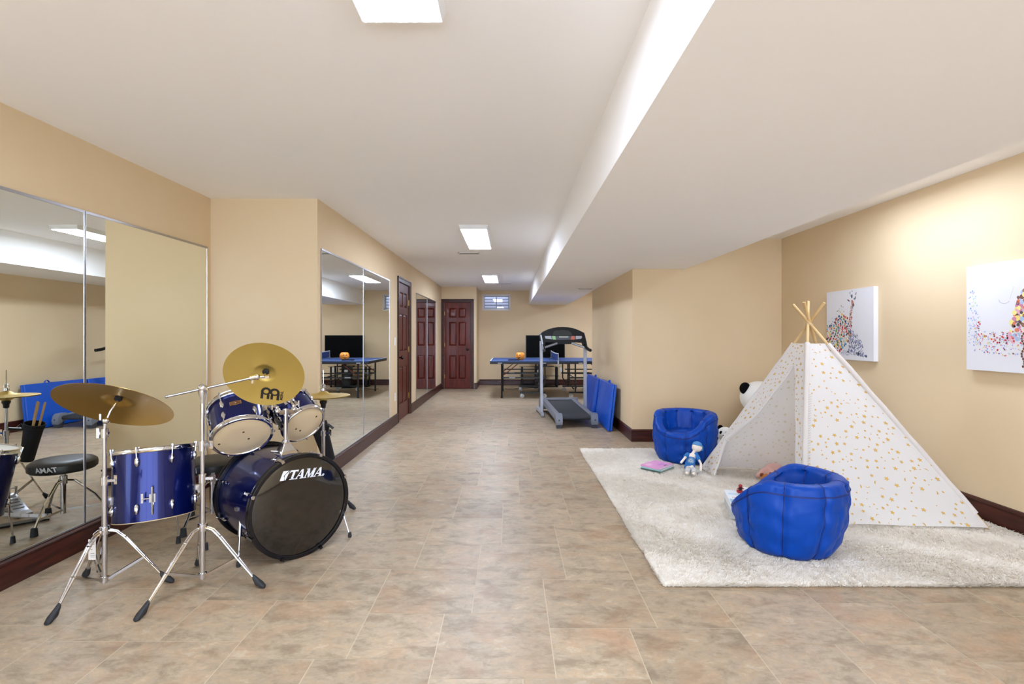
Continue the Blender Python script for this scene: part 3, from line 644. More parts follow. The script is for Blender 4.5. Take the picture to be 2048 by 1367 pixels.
def tripod_stand(name, c, feet, label, cat, ztop, collar_z=0.31, base_z=0.05, r=0.0125, double=True, group=None):
    c = V(c[0], c[1], 0); o = thing(name, c, label, cat, group)
    MB().tube([c+V(0,0,base_z), c+V(0,0,min(ztop, 0.56))], r, 18).build('lower_tube', M_chrome, o)
    if ztop > 0.56:
        MB().tube([c+V(0,0,0.50), c+V(0,0,ztop)], r*0.78, 16).build('upper_tube', M_chrome, o)
        k = MB(); k.tube([c+V(0,0,0.535), c+V(0,0,0.575)], r*1.45, 16); k.bar(c+V(r,0,0.555), c+V(r+0.035,0.01,0.555), 0.012, 0.012); k.bar(c+V(r+0.035,0.01,0.535), c+V(r+0.035,0.01,0.58), 0.016, 0.005)
        k.build('height_clamp', M_chrome, o)
    cl = MB(); cl.lathe([(r, -0.02), (r*1.7, -0.018), (r*1.8, 0.0), (r*1.7, 0.018), (r, 0.02)], 18, c+V(0,0,collar_z)); cl.build('collar', M_chrome, o)
    cl = MB(); cl.lathe([(r, -0.014), (r*1.6, -0.012), (r*1.6, 0.012), (r, 0.014)], 18, c+V(0,0,base_z+0.02)); cl.build('brace_collar', M_chrome, o)
    for fx, fy in feet:
        f_ = V(fx, fy, 0); d = (f_-c); L = d.length; d = d/L; s = d.cross(V(0,0,1))
        lg = MB()
        pts = [c+d*r*1.3+V(0,0,collar_z), c+d*0.05+V(0,0,collar_z-0.01), c+d*0.085+V(0,0,collar_z-0.045), c+d*(0.085+(L-0.12)*0.52)+V(0,0,(collar_z-0.045)*0.48+0.052*0.52), c+d*(L-0.035)+V(0,0,0.052)]
        for sg in ((-1, 1) if double else (0,)):
            lg.tube([p+s*sg*(0.008 if i < 4 else 0.003) for i, p in enumerate(pts)], 0.0048, 8)
        lg.bar(pts[3]-s*0.012, pts[3]+s*0.012, 0.008, 0.008); lg.bar(pts[2]-s*0.012, pts[2]+s*0.012, 0.008, 0.008)
        bs_ = c+d*r*1.4+V(0,0,base_z+0.02)
        for sg in (-1, 1): lg.bar(bs_+s*sg*0.007, pts[3]+s*sg*0.007, 0.003, 0.012)
        l_ = lg.build('leg', M_chrome, o)
        ff = MB(); a_ = f_+V(0,0,0.0)
        vs = []; nn = 10
        for t, w_, h0, h1 in ((-0.040, 0.011, 0.044, 0.070), (-0.026, 0.014, 0.012, 0.060), (0.004, 0.016, 0.0, 0.034), (0.018, 0.012, 0.0, 0.016)):
            for j in range(nn):
                an = 2*math.pi*j/nn; vs.append(f_+d*t+s*w_*math.cos(an)+V(0,0,(h0+h1)/2+(h1-h0)/2*math.sin(an)))
        fs = [(i*nn+j, i*nn+(j+1) % nn, (i+1)*nn+(j+1) % nn, (i+1)*nn+j) for i in range(3) for j in range(nn)]+[tuple(range(nn)), tuple(range(3*nn, 4*nn))]
        ff.add(vs, fs); ff.build('rubber_foot', M_rubber, l_)
    return o
st1 = tripod_stand('cymbal_stand', (-2.007, 2.50), ((-2.035, 2.235), (-2.235, 2.66), (-1.752, 2.60)), 'leftmost chrome cymbal stand with a white paper tag', 'cymbal stand', 0.80)
tl = MB(); p = V(-2.007, 2.50, 0.80)
tl.tube([p-V(0,0,0.03), p+V(0,0,0.012)], 0.017, 14); tl.bar(p+V(-0.03,0,-0.01), p+V(0.02,0,-0.01), 0.014, 0.012); tl.bar(p+V(-0.032,0,-0.035), p+V(-0.032,0,0.015), 0.016, 0.005)
tl.tube([p, p+V(0.004,0.0,0.045)], 0.009, 12); tl.ell(p+V(0.008,0,0.052), 0.017, n=14, k=8); tl.bar(p+V(-0.02,0,0.055), p+V(-0.02,0,0.085), 0.010, 0.005)
tl.tube([p+V(0.01,0,0.055), p+V(0.03,0.0,0.10), c1+n1_*0.02, c1+n1_*0.085], 0.005, 10); tl.build('tilter', M_chrome, st1)
tg_ = thing('paper_tag', (-2.045, 2.478, 0.31), 'white paper price tag hanging from the leftmost stand', 'tag')
tm = MB(); tm.box(-2.066, -2.030, 2.474, 2.4748, 0.175, 0.275); tm.slot(1)
for (za, zb, xa, xb) in ((0.262, 0.267, -2.060, -2.040), (0.250, 0.253, -2.062, -2.036), (0.224, 0.227, -2.055, -2.046), (0.205, 0.2075, -2.055, -2.036), (0.196, 0.1985, -2.055, -2.034), (0.188, 0.190, -2.055, -2.036)): tm.box(xa, xb, 2.4736, 2.474, za, zb)
tm.build('card', [mat('tag_white', (228,222,216), 0.6), mat('tag_ink', (120,116,116), 0.7)], tg_, smooth=False)
MB().tube([(-2.046, 2.4744, 0.272), (-2.046, 2.48, 0.30), (-2.03, 2.49, 0.315)], 0.0012, 6).build('string', mat('tag_string', (230,228,224), 0.8), tg_)

st2 = tripod_stand('boom_cymbal_stand', (-1.546, 2.539), ((-1.662, 2.262), (-1.255, 2.548), (-1.722, 2.785)), 'chrome boom stand left of the bass drum holding the golden cymbal', 'cymbal stand', 0.985)
bt = MB(); p = V(-1.546, 2.539, 1.005)
bt.lathe([(0.010, -0.075), (0.012, -0.05), (0.019, -0.02), (0.019, 0.0), (0.010, 0.012)], 14, p); bt.ell(p+V(0,0,0.004), 0.022, n=14, k=8); bt.bar(p+V(-0.03,0,0.0), p+V(0.03,0.0,0.0), 0.010, 0.010)
bt.build('boom_clamp', M_chrome, st2); bt = MB(); bt.tube([p+V(0,0,-0.31), p+V(0,0,-0.26)], 0.018, 14); bt.bar(p+V(0,-0.005,-0.28), p+V(0.045,0,-0.28), 0.02, 0.016); bt.bar(p+V(0.045,0,-0.30), p+V(0.045,0,-0.26), 0.016, 0.005)
bt.build('height_clamp', M_chrome, st2)
bd_ = V(0.206, 0.171, 0.05); arm = MB(); pa = p-bd_*0.56; pb = p+bd_*0.86
arm.tube([pa, pb], 0.0058, 12); arm.ell(pa, 0.0075, n=10, k=6); arm.build('boom_arm', M_satin, st2)
bt2 = MB(); bt2.tube([pb-bd_*0.06, pb+bd_*0.05], 0.013, 12); bt2.ell(pb+bd_*0.08, 0.016, n=12, k=8); bt2.bar(pb+V(0,0,-0.03), pb+V(0,0,0.0), 0.012, 0.005)
ce = c2-n2_*0.02; bt2.tube([pb+bd_*0.06, ce-n2_*0.02, ce+n2_*0.07], 0.0052, 10); bt2.bar(ce-n2_*0.01+V(-0.01,0,-0.012), ce-n2_*0.01+V(0.03,0,-0.004), 0.012, 0.012); bt2.build('boom_tilter', M_chrome, st2)

# hi-hat
hh = V(-1.375, 3.72, 0)
hs = tripod_stand('hi_hat_stand', (hh.x, hh.y), ((-1.150, 3.70), (-1.50, 3.93), (-1.50, 3.52)), 'chrome hi-hat stand with a pair of cymbals right of the toms', 'hi-hat stand', 0.785, collar_z=0.36)
for z, up, m_ in ((0.825, V(0,0,-1), M_bellR), (0.832, V(0,0,1), M_bellR)):
    hc = MB(); R2 = 0.19
    pr_ = [(0.006, 0.032), (0.02, 0.031), (0.035, 0.024), (0.045, 0.015), (0.10, 0.008), (0.15, 0.004), (R2, 0.0)]
    hc.lathe(pr_+[(a, b-0.0012) for a, b in reversed(pr_)], 64, (hh.x, hh.y, z), up, V(1,0,0)); hc.build('hi_hat_cymbal', m_, hs, angle=60)
hk = MB(); hk.tube([(hh.x, hh.y, 0.78), (hh.x, hh.y, 1.02)], 0.0032, 8); hk.lathe([(0.004, 0.0), (0.018, 0.004), (0.018, 0.022), (0.010, 0.026), (0.013, 0.05), (0.004, 0.055)], 14, (hh.x, hh.y, 0.864)); hk.bar((hh.x-0.02, hh.y, 0.90), (hh.x+0.02, hh.y, 0.90), 0.01, 0.02); hk.build('hi_hat_clutch', M_chrome, hs)
MB().lathe([(0.010, -0.05), (0.017, -0.045), (0.019, -0.02), (0.026, -0.008), (0.026, 0.004), (0.016, 0.006)], 16, (hh.x, hh.y, 0.788)).build('seat_cup', M_black, hs)
pdl = V(-0.62, -0.35, 0).normalized()
def pedal(root, a, d, nm='footboard', L=0.27):
    s = d.cross(V(0,0,1)); up = V(0,0,1)
    fb = MB(); p0 = a+V(0,0,0.11); p1 = a+d*L+V(0,0,0.028)
    fb.bar(p0, p1, 0.085, 0.008); fb.bar(p1-d*0.01, p1+d*0.055-V(0,0,0.008), 0.09, 0.014)
    for t in (0.2, 0.35, 0.5, 0.65, 0.8): q_ = p0.lerp(p1, t)+V(0,0,0.005); fb.bar(q_-s*0.03, q_+s*0.03, 0.010, 0.003)
    fb.build(nm, M_satin, root)
    MB().bar(a+V(0,0,0.008), a+d*(L+0.05)+V(0,0,0.008), 0.07, 0.010).build('base_plate', M_black, root)
    fr_ = MB(); 
    for sg in (-1, 1): fr_.tube([a+s*sg*0.05+V(0,0,0.01), a+s*sg*0.045+V(0,0,0.16)], 0.008, 8)
    fr_.tube([a-s*0.05+V(0,0,0.15), a+s*0.05+V(0,0,0.15)], 0.007, 8); fr_.build('pedal_frame', M_chrome, root)
pedal(hs, hh+V(-0.03,-0.02,0), V(-0.86, -0.5, 0).normalized())
bp0 = bc-bn*0.54; bp0.z = 0
bp = thing('bass_pedal', bp0-bn*0.04, 'bass drum pedal behind the bass drum, seen in the left mirror', 'drum pedal')
pedal(bp, bp0-bn*0.06, (-bn))
bt_ = MB(); bt_.tube([bp0-bn*0.06+V(0,0,0.15), bp0-bn*0.10+V(0,0,0.32)], 0.004, 8); bt_.lathe([(0, 0.0), (0.02, 0.002), (0.024, 0.02), (0.02, 0.04), (0, 0.042)], 14, bp0-bn*0.105+V(0,0,0.31), bn); bt_.build('beater', M_chrome, bp)
# throne
tp = V(-2.035, 3.45, 0)
tr = thing('drum_throne', tp, 'round black padded drum throne behind the kit, seen in the left mirror', 'drum stool')
ts = MB(); ts.lathe([(0, 0.435), (0.10, 0.436), (0.165, 0.430), (0.184, 0.415), (0.188, 0.395), (0.186, 0.372), (0.175, 0.362), (0, 0.362)], 48, tp); ts.build('seat', mat('black_vinyl', (24,24,27), 0.42), tr)
sb = MB()
ta = R_(253)
def tpl(x, y): a = ta-(x/0.19); return tp+V(math.cos(a)*0.1895, math.sin(a)*0.1895, 0.385+y)
text_mesh(sb, 'TAMA', lambda x, y: tpl(-x+0.055, y), size=0.045, shear=0.3, bold=0.0012)
sb.build('seat_lettering', M_logo, tr, smooth=False, recalc=False)
MB().tube([tp+V(0,0,0.06), tp+V(0,0,0.365)], 0.015, 16).build('post', M_chrome, tr)
MB().lathe([(0.015, -0.03), (0.022, -0.028), (0.022, 0.028), (0.015, 0.03)], 16, tp+V(0,0,0.29)).build('collar', M_chrome, tr)
for a in (R_(262), R_(150), R_(30)):
    d = V(math.cos(a), math.sin(a), 0); s = d.cross(V(0,0,1)); lg = MB()
    lg.tube([tp+d*0.02+V(0,0,0.285), tp+d*0.06+V(0,0,0.28), tp+d*0.17+V(0,0,0.17), tp+d*0.25+V(0,0,0.045)], 0.008, 8); lg.bar(tp+d*0.018+V(0,0,0.085), tp+d*0.225+V(0,0,0.09), 0.004, 0.014)
    l_ = lg.build('leg', M_chrome, tr); MB().lathe([(0.012, 0.055), (0.017, 0.05), (0.021, 0.0), (0, 0)], 12, tp+d*0.252).build('rubber_foot', M_rubber, l_)
# stick bag
b0, b1 = V(-1.382, 3.87, 0.318), V(-1.462, 3.85, 0.60); bdv = (b1-b0).normalized()
sbg = thing('stick_bag', b0, 'black cloth drumstick bag leaning behind the hi-hat stand', 'bag')
MB().lathe([(0, 0), (0.040, 0.0), (0.044, 0.01), (0.050, 0.12), (0.058, 0.24), (0.061, 0.265), (0.066, 0.27), (0.066, 0.30), (0.060, 0.30), (0.054, 0.26), (0.040, 0.05), (0, 0.05)], 24, b0, bdv).build('pouch', mat('black_cloth', (13,13,20), 0.85), sbg)
hkm = MB(); hkm.tube([b0+bdv*0.24+V(0.055,0,0), b0+bdv*0.28+V(0.085,-0.02,0.01), b0+bdv*0.27+V(0.115,-0.02,-0.008)], 0.011, 10); hkm.tube([b0+bdv*0.25, V(-1.375,3.735,0.585)], 0.010, 8); hkm.build('hook', M_black, sbg)
for k, (ox_, oy_) in enumerate(((-0.03, 0.014), (-0.008, -0.022), (0.018, 0.01))):
    dd = (bdv+V(-0.02+0.03*k, 0.02, 0.0)).normalized(); q0 = b0+bdv*0.07+V(ox_*0.7, oy_*0.7, 0)
    stt = MB(); stt.lathe([(0, 0), (0.006, 0.002), (0.0074, 0.02), (0.0074, 0.38), (0.006, 0.396), (0, 0.40)], 10, q0, dd)
    ob_ = stt.build('drumstick', mat('hickory', (206,168,112), 0.5), None, origin=q0)
    tag(ob_, ('pale wooden drumstick at the back of the black stick bag', 'pale wooden drumstick in the middle of the black stick bag', 'pale wooden drumstick at the front of the black stick bag')[k], 'drumstick', 'drumsticks in the black bag')

# ------------------------------------------------------------------ far end: treadmill, mats, table tennis, television
M_tgrey = mat('treadmill_grey', (120,124,134), 0.5, 0.1); M_tlight = mat('treadmill_silver', (172,175,184), 0.42, 0.25)
M_belt = noise_mix(mat('treadmill_belt', rough=0.75), (34,36,42), (50,52,58), scale=90, detail=2)
M_tdark = mat('treadmill_dark', (13,12,14), 0.45, spec=0.3)
tr_ = thing('treadmill', (0.90, 6.98, 0), 'grey and black treadmill facing away, standing before the table tennis table', 'treadmill')
X = Matrix.Translation((0.918, 6.96, 0)) @ Matrix.Rotation(R_(4.0), 4, 'Z')
def tb(): return MB(X)
# deck
dk = tb(); dz = lambda y: 0.150+0.052*y/1.6
def slab(mb, x0, x1, y0, y1, t0, t1):   # slab following deck slope, thickness range relative to deck top
    mb.add([(x, y, dz(y)+t) for t in (t0, t1) for y in (y0, y1) for x in (x0, x1)], [(0,2,3,1), (4,5,7,6), (0,1,5,4), (2,6,7,3), (0,4,6,2), (1,3,7,5)])
slab(dk, -0.215, 0.215, 0.03, 1.42, 0.0, 0.012); dk.tube([(-0.215, 0.035, dz(0)-0.014), (0.215, 0.035, dz(0)-0.014)], 0.026, 16)
dk.build('running_belt', M_belt, tr_)
for s in (-1, 1):
    rl = tb(); rl.add([(s*a, y, dz(y)+t) for y in (0.0, 1.45) for a, t in ((0.205, -0.03), (0.205, 0.018), (0.225, 0.026), (0.272, 0.022), (0.285, 0.0), (0.285, -0.05), (0.205, -0.06))],
        [tuple(range(7)), tuple(range(7, 14))]+[(i, (i+1) % 7, (i+1) % 7+7, i+7) for i in range(7)])
    rl.build('side_rail', M_tgrey, tr_)
    cp_ = tb(); cp_.prism([(-0.035, 0.05), (-0.045, 0.10), (-0.03, 0.165), (0.0, 0.195), (0.09, 0.198), (0.13, 0.17), (0.13, 0.12), (0.05, 0.085)], (s*0.20, 0, 0), (0,1,0), (0,0,1), (s*0.092, 0, 0))
    cp_.slot(1); cp_.lathe([(0, 0.001), (0.010, 0.0012), (0.010, 0)], 12, (s*0.25, -0.043, 0.115), V(0,-1,0)); 
    ec = cp_.build('end_cap', [M_tgrey, M_black], tr_, bevel=0.004)
    ft_ = tb(); ft_.prism([(-0.02, 0.0), (0.045, 0.0), (0.065, 0.10), (-0.03, 0.10)], (s*0.21, 0, 0), (0,1,0), (0,0,1), (s*0.072, 0, 0)); ft_.build('foot', mat('treadmill_foot', (62,64,72), 0.5), tr_, bevel=0.003)
hdm = tb(); hdm.prism([(1.40, 0.08), (1.40, 0.205), (1.44, 0.235), (1.60, 0.225), (1.70, 0.17), (1.70, 0.06), (1.5, 0.05)], (-0.31, 0, 0), (0,1,0), (0,0,1), (0.62, 0, 0)); hdm.build('motor_hood', M_tgrey, tr_, bevel=0.01)
hb = tb(); hb.add([(x, y, z) for (x, y, z) in ((-0.20,1.36,dz(1.36)+.013), (0.20,1.36,dz(1.36)+.013), (0.20,1.405,0.215), (-0.20,1.405,0.215))], [(0,1,2,3)]); hb.build('hood_lip', M_tdark, tr_, smooth=False)
for s in (-1, 1):
    b_ = tb(); b_.prism([(0.93, 0.035), (0.93, 0.075), (1.55, 0.09), (1.62, 0.06), (1.62, 0.035)], (s*0.325, 0, 0), (0,1,0), (0,0,1), (s*0.045, 0, 0)); b_.tube([(s*0.325, 0.96, 0.028), (s*0.372, 0.96, 0.028)], 0.026, 14)
    b_.tube([(s*0.325, 1.58, 0.022), (s*0.372, 1.58, 0.022)], 0.022, 14); bf = b_.build('base_frame', M_tlight, tr_, bevel=0.003)
    u_ = tb(); u_.add([(s*x0+dx, y0+dy, z0) for (x0, y0, z0) in ((0.347, 1.03, 0.06), (0.352, 1.06, 1.19)) for dx, dy in ((-0.022, -0.036), (0.022, -0.036), (0.022, 0.036), (-0.022, 0.036))], [(0,1,2,3), (4,5,6,7)]+[(i, (i+1) % 4, (i+1) % 4+4, i+4) for i in range(4)])
    u_.build('upright', M_tlight, tr_, bevel=0.006)
# console outline in zoomed photo units converted to metres
cz = lambda v: CAM_H-(640+v/12.8-671)*8.02/1010; cx_ = lambda u: (u-1117)*8.02/1010/12.8
out = [(500,372), (556,312), (700,242), (850,196), (980,178), (1100,174), (1230,182), (1350,202), (1500,254), (1640,322), (1668,420), (1722,672), (1640,692), (1602,578), (1322,565), (1302,610), (958,612), (948,570), (640,560), (628,640), (560,655)]
co_ = tb(); co_.prism([(cx_(u), cz(v)) for u, v in out], (0, 0.99, 0), (1,0,0), (0,0,1), (0, 0.11, 0)); con = co_.build('console', M_tdark, tr_, smooth=False, bevel=0.006)
def cplate(nm, poly, m, y, parent, th=0.004):
    c_ = tb(); c_.prism([(cx_(u), cz(v)) for u, v in poly], (0, y, 0), (1,0,0), (0,0,1), (0, th, 0)); return c_.build(nm, m, parent, smooth=False)
cplate('display_strip', [(625,398), (1575,398), (1580,440), (1560,478), (1250,496), (960,498), (800,488), (640,470)], mat('console_panel', (66,70,78), 0.35), 0.986, con)
cplate('button_panel', [(628,402), (790,402), (805,484), (645,468)], mat('console_silver', (176,180,190), 0.35), 0.984, con)
cplate('button_panel', [(1420,402), (1572,402), (1576,442), (1555,474), (1420,484)], mat('console_silver'), 0.984, con)
cplate('button_panel', [(810,404), (895,404), (910,494), (826,490)], mat('console_green', (150,196,140), 0.5), 0.984, con)
cplate('button_panel', [(1310,404), (1395,404), (1398,492), (1290,494)], mat('console_red', (206,110,92), 0.5), 0.984, con)
cplate('lcd_screen', [(985,404), (1235,404), (1220,446), (1000,446)], mat('console_lcd', (150,154,146), 0.3), 0.984, con)
cplate('brand_strip', [(1025,258), (1145,258), (1140,276), (1030,276)], mat('console_mark', (92,90,88), 0.4), 0.986, con)
cplate('book_rest', [(850,300), (900,262), (1230,262), (1290,310), (1330,385), (830,385)], mat('console_rest', (34,38,32), 0.5), 0.984, con)
for s in (-1, 1):
    h_ = tb(); px1 = cx_(945) if s < 0 else cx_(1325); px2 = cx_(592) if s < 0 else cx_(1640)
    h_.tube([(px1, 1.0, cz(588)), (px2, 0.94, cz(698)), (px2+s*0.012, 0.90, cz(712))], 0.018, 12); hh_ = h_.build('handrail', M_steel, tr_)
    g_ = tb(); g_.tube([(px2+s*0.004, 0.985, cz(650)), (px2+s*0.02, 0.80, cz(735)), (px2+s*0.03, 0.70, cz(755))], 0.024, 12); g_.build('hand_grip', M_black, tr_)
sp_ = tb(); sp_.prism([(cx_(505), cz(372)), (cx_(545), cz(372)), (cx_(600), cz(690)), (cx_(560), cz(655))], (0, 0.985, 0), (1,0,0), (0,0,1), (0, 0.12, 0)); sp_.build('console_side_trim', M_steel, tr_, smooth=False, bevel=0.004)

# gym mats leaning on the jutting wall
M_mat = mat('mat_vinyl', (4, 82, 196), 0.38, coat=0.15); add_bump(M_mat, 5.0, 0.5, 0.02, (1,1,1), 3)
def gym_mat(y0, y1, zt, x_bot, x_top, th, label):
    o = thing('gym_mat', ((x_bot+x_top)/2, (y0+y1)/2, 0), label, 'exercise mat', None)
    up = V(x_top-x_bot, 0, zt).normalized(); nx = V(-up.z, 0, up.x); L = math.hypot(zt, x_top-x_bot)
    z0 = V(x_bot, (y0+y1)/2, 0.003)
    for i, (a, b) in enumerate(((0.0, th/2-0.002), (th/2+0.002, th))):
        mb = MB(); hy_ = (y1-y0)/2; n = 14; k = 8
        def side(u, v, t, off=0): 
            bulge = 0.010*(1-(2*u-1)**6)*(1-(2*v-1)**6); return z0+up*(L*v)+V(0, (u*2-1)*hy_, 0)+nx*(t+off*bulge)
        vs = []; fs = []
        for j in range(k+1):
            for ii in range(n+1): vs.append(side(ii/n, j/k, a, -1 if i == 0 else 0))
        m0 = len(vs)
        for j in range(k+1):
            for ii in range(n+1): vs.append(side(ii/n, j/k, b, 1 if i == 1 else 0))
        for j in range(k):
            for ii in range(n):
                q0 = j*(n+1)+ii; fs.append((q0, q0+1, q0+n+2, q0+n+1)); fs.append((q0+m0, q0+m0+n+1, q0+m0+n+2, q0+m0+1))
        for ii in range(n): fs.append((ii, m0+ii, m0+ii+1, ii+1)); q0 = k*(n+1)+ii; fs.append((q0, q0+1, m0+q0+1, m0+q0))
        for j in range(k): q0 = j*(n+1); fs.append((q0, q0+n+1, m0+q0+n+1, m0+q0)); q0 += n; fs.append((q0, m0+q0, m0+q0+n+1, q0+n+1))
        mb.add(vs, fs); mb.build('mat_half', M_mat, o, bevel=0.006, angle=50)
    for yy in ((y0+y1)/2-0.12, ):
        hd_ = MB(); pts = [z0+up*(L-0.02)+V(0, yy-z0.y-0.05, 0)+nx*(th*0.5)+V(0, 0.10*t, 0)+up*(0.055*math.sin(math.pi*t)) for t in [k/8 for k in range(9)]]
        for p_, q_ in zip(pts[:-1], pts[1:]): hd_.bar(p_, q_, 0.004, 0.022, nx)
        hd_.build('carry_handle', M_mat, o)
gym_mat(6.70, 7.66, 0.612, 1.355, 1.42, 0.062, 'blue folded exercise mat leaning on the wall, nearer one')
gym_mat(7.70, 8.75, 0.605, 1.315, 1.40, 0.058, 'blue folded exercise mat leaning on the wall behind the nearer mat')

# table tennis table
TX0, TXN, TX1, TY0, TY1, TZ = -0.406, 0.964, 2.334, 10.20, 11.725, 0.762
tt = thing('table_tennis_table', (TXN, (TY0+TY1)/2, 0), 'blue folding table tennis table with black wheeled legs at the far end', 'table')
M_ttop = mat('table_blue', (42, 76, 132), 0.5, spec=0.3)
for (xa, xb) in ((TX0, TXN-0.006), (TXN+0.006, TX1)):
    t_ = MB(); t_.box(xa, xb, TY0, TY1, TZ-0.019, TZ); t_.slot(1)
    for (a, b, c, d) in ((xa, xb, TY0, TY0+0.02), (xa, xb, TY1-0.02, TY1), (xa, xb, (TY0+TY1)/2-0.0015, (TY0+TY1)/2+0.0015)): t_.box(a, b, c, d, TZ, TZ+0.0004)
    xe = xa if xa == TX0 else xb-0.02; t_.box(xe, xe+0.02, TY0, TY1, TZ, TZ+0.0004)
    tp_ = t_.build('table_top', [M_ttop, mat('line_white', (222,226,232), 0.5)], tt, smooth=False)
    a_ = MB(); 
    for (p, q_, r1, s1) in ((xa+0.002, xb-0.002, TY0+0.002, TY0+0.022), (xa+0.002, xb-0.002, TY1-0.022, TY1-0.002), (xa+0.002, xa+0.022, TY0+0.022, TY1-0.022), (xb-0.022, xb-0.002, TY0+0.022, TY1-0.022)): a_.box(p, q_, r1, s1, TZ-0.062, TZ-0.0195)
    a_.build('apron', mat('apron_dark', (22,22,30), 0.45), tt, smooth=False)
lb_ = MB()
for xx in (TX0+0.16, TXN-0.32, TXN+0.42): lb_.box(xx, xx+0.085, TY0+0.0005, TY0+0.0018, TZ-0.054, TZ-0.034)
lb_.build('maker_labels', mat('label_grey', (176,180,190), 0.5), tt, smooth=False)
def leg_set(s):
    P = lambda dx: TXN+s*dx
    for yy in (TY0+0.10, TY1-0.10):
        m = MB(); m.tube([(P(1.13), yy, TZ-0.06), (P(1.13), yy, 0.03)], 0.019, 10); lgo = m.build('end_leg', M_blackm, tt)
        MB().lathe([(0.021, 0.05), (0.023, 0.045), (0.023, 0.0), (0, 0)], 12, (P(1.13), yy, 0)).build('foot', M_rubber, lgo)
        m = MB(); m.tube([(P(1.13), yy, 0.44), (P(0.80), yy, TZ-0.06)], 0.009, 8); m.build('folding_brace', mat('brace_red', (128, 50, 38), 0.5), tt)
        m = MB(); m.bar((P(1.13), yy, 0.415), (P(0.22), yy, 0.415), 0.012, 0.034); m.bar((P(1.10), yy+0.02, 0.50), (P(0.30), yy+0.02, 0.50), 0.012, 0.022)
        m.slot(1); m.box(min(P(0.98), P(0.86)), max(P(0.98), P(0.86)), yy-0.0075, yy-0.006, 0.405, 0.428)
        m.build('side_link', [M_blackm, mat('label_grey')], tt, smooth=False)
        m = MB(); m.tube([(P(0.37), yy, TZ-0.06), (P(0.37), yy, 0.13)], 0.017, 10); m.tube([(P(0.25), yy+0.015, TZ-0.06), (P(0.25), yy+0.015, 0.30), (P(0.34), yy+0.01, 0.18)], 0.014, 10)
        m.bar((P(0.24), yy, 0.115), (P(0.76), yy, 0.115), 0.045, 0.03)
        for zz in (0.42, 0.30, 0.22): m.lathe([(0, 0.0), (0.022, 0.002), (0.022, 0.014), (0, 0.016)], 12, (P(0.37), yy-0.03, zz), V(0,-1,0))
        m.build('wheel_frame', M_blackm, tt)
        for dx in (0.27, 0.73):
            m = MB(); m.tube([(P(dx), yy, 0.115), (P(dx), yy, 0.078)], 0.010, 8); m.bar((P(dx), yy-0.022, 0.085), (P(dx), yy-0.022, 0.045), 0.03, 0.004, V(0,1,0)); m.bar((P(dx), yy+0.022, 0.085), (P(dx), yy+0.022, 0.045), 0.03, 0.004, V(0,1,0)); cst = m.build('caster_fork', M_satin, tt)
            m = MB(); m.lathe([(0, -0.014), (0.03, -0.014), (0.045, -0.011), (0.046, 0.011), (0.03, 0.014), (0, 0.014)], 20, (P(dx)+0.012, yy, 0.046), V(0.5,1,0).normalized()); m.build('wheel', mat('wheel_grey', (186,184,180), 0.5), tt)
    m = MB()
    for zz in (0.40, 0.30): m.tube([(P(0.37), TY0+0.1, zz), (P(0.37), TY1-0.1, zz)], 0.010, 8)
    m.tube([(P(1.13), TY0+0.1, 0.42), (P(1.13), TY1-0.1, 0.42)], 0.010, 8); m.build('cross_bar', M_blackm, tt)
leg_set(-1); leg_set(1)
nm_ = MB()
def net(u, v): y = TY0-0.12+u*1.765; sag = 0.016*(1-(2*u-1)**2); bow_ = 0.0; return V(TXN+bow_, y, TZ+0.004+v*(0.1525-sag))
nm_.grid(net, 30, 4); nm_.grid(lambda u, v: net(u, v)+V(0.002,0,0), 30, 4)
nt_ = thing('table_net', (TXN, (TY0+TY1)/2, TZ), 'dark blue net with white top band clamped across the table', 'net')
nm_.build('mesh_panel', mat('net_blue', (34, 58, 118), 0.8), nt_, recalc=False)
m = MB()
for k in range(20):
    a, b = net(k/20, 1), net((k+1)/20, 1); m.bar(a, b, 0.008, 0.018)
m.build('top_band', mat('line_white'), nt_)
for yy in (TY0-0.12, TY1+0.12):
    s = 1 if yy < TY0 else -1
    m = MB(); m.tube([(TXN, yy, TZ-0.05), (TXN, yy, TZ+0.165)], 0.008, 10); m.bar((TXN, yy, TZ+0.010), (TXN, yy+s*0.17, TZ+0.010), 0.05, 0.008); m.bar((TXN, yy, TZ-0.07), (TXN, yy+s*0.15, TZ-0.07), 0.04, 0.006); m.tube([(TXN, yy+s*0.03, TZ-0.12), (TXN, yy+s*0.03, TZ-0.06)], 0.012, 10); m.bar((TXN, yy+s*0.002, TZ-0.073), (TXN, yy+s*0.002, TZ+0.014), 0.03, 0.006, V(0,1,0))
    m.build('net_clamp', M_steel, nt_)

# pumpkin pail with a face, flat dark blue case
pk = V(0.215, 10.62, TZ+0.0006)
pm = thing('pumpkin_bucket', pk, 'small orange jack-o-lantern bucket on the table tennis table', 'bucket')
M_or = mat('pumpkin_orange', (240, 150, 50), 0.45)
pb_ = MB(); vs = []; fs = []; nn = 48; prf = [(0.055, 0), (0.075, 0.012), (0.096, 0.05), (0.100, 0.088), (0.092, 0.125), (0.072, 0.152), (0.060, 0.160), (0.058, 0.152), (0.066, 0.13), (0.04, 0.03)]
for (r, z) in prf:
    for j in range(nn):
        a = 2*math.pi*j/nn; rr = r*(1-0.045*(0.5+0.5*math.cos(a*10))); vs.append((pk.x+rr*math.cos(a), pk.y+rr*math.sin(a), pk.z+z))
for i in range(len(prf)-1):
    for j in range(nn): fs.append((i*nn+j, i*nn+(j+1) % nn, (i+1)*nn+(j+1) % nn, (i+1)*nn+j))
fs += [tuple(range(nn)), tuple(range(len(vs)-nn, len(vs)))]; pb_.add(vs, fs); pb_.build('pail', M_or, pm, angle=60)
fa = MB(); fd = R_(246)
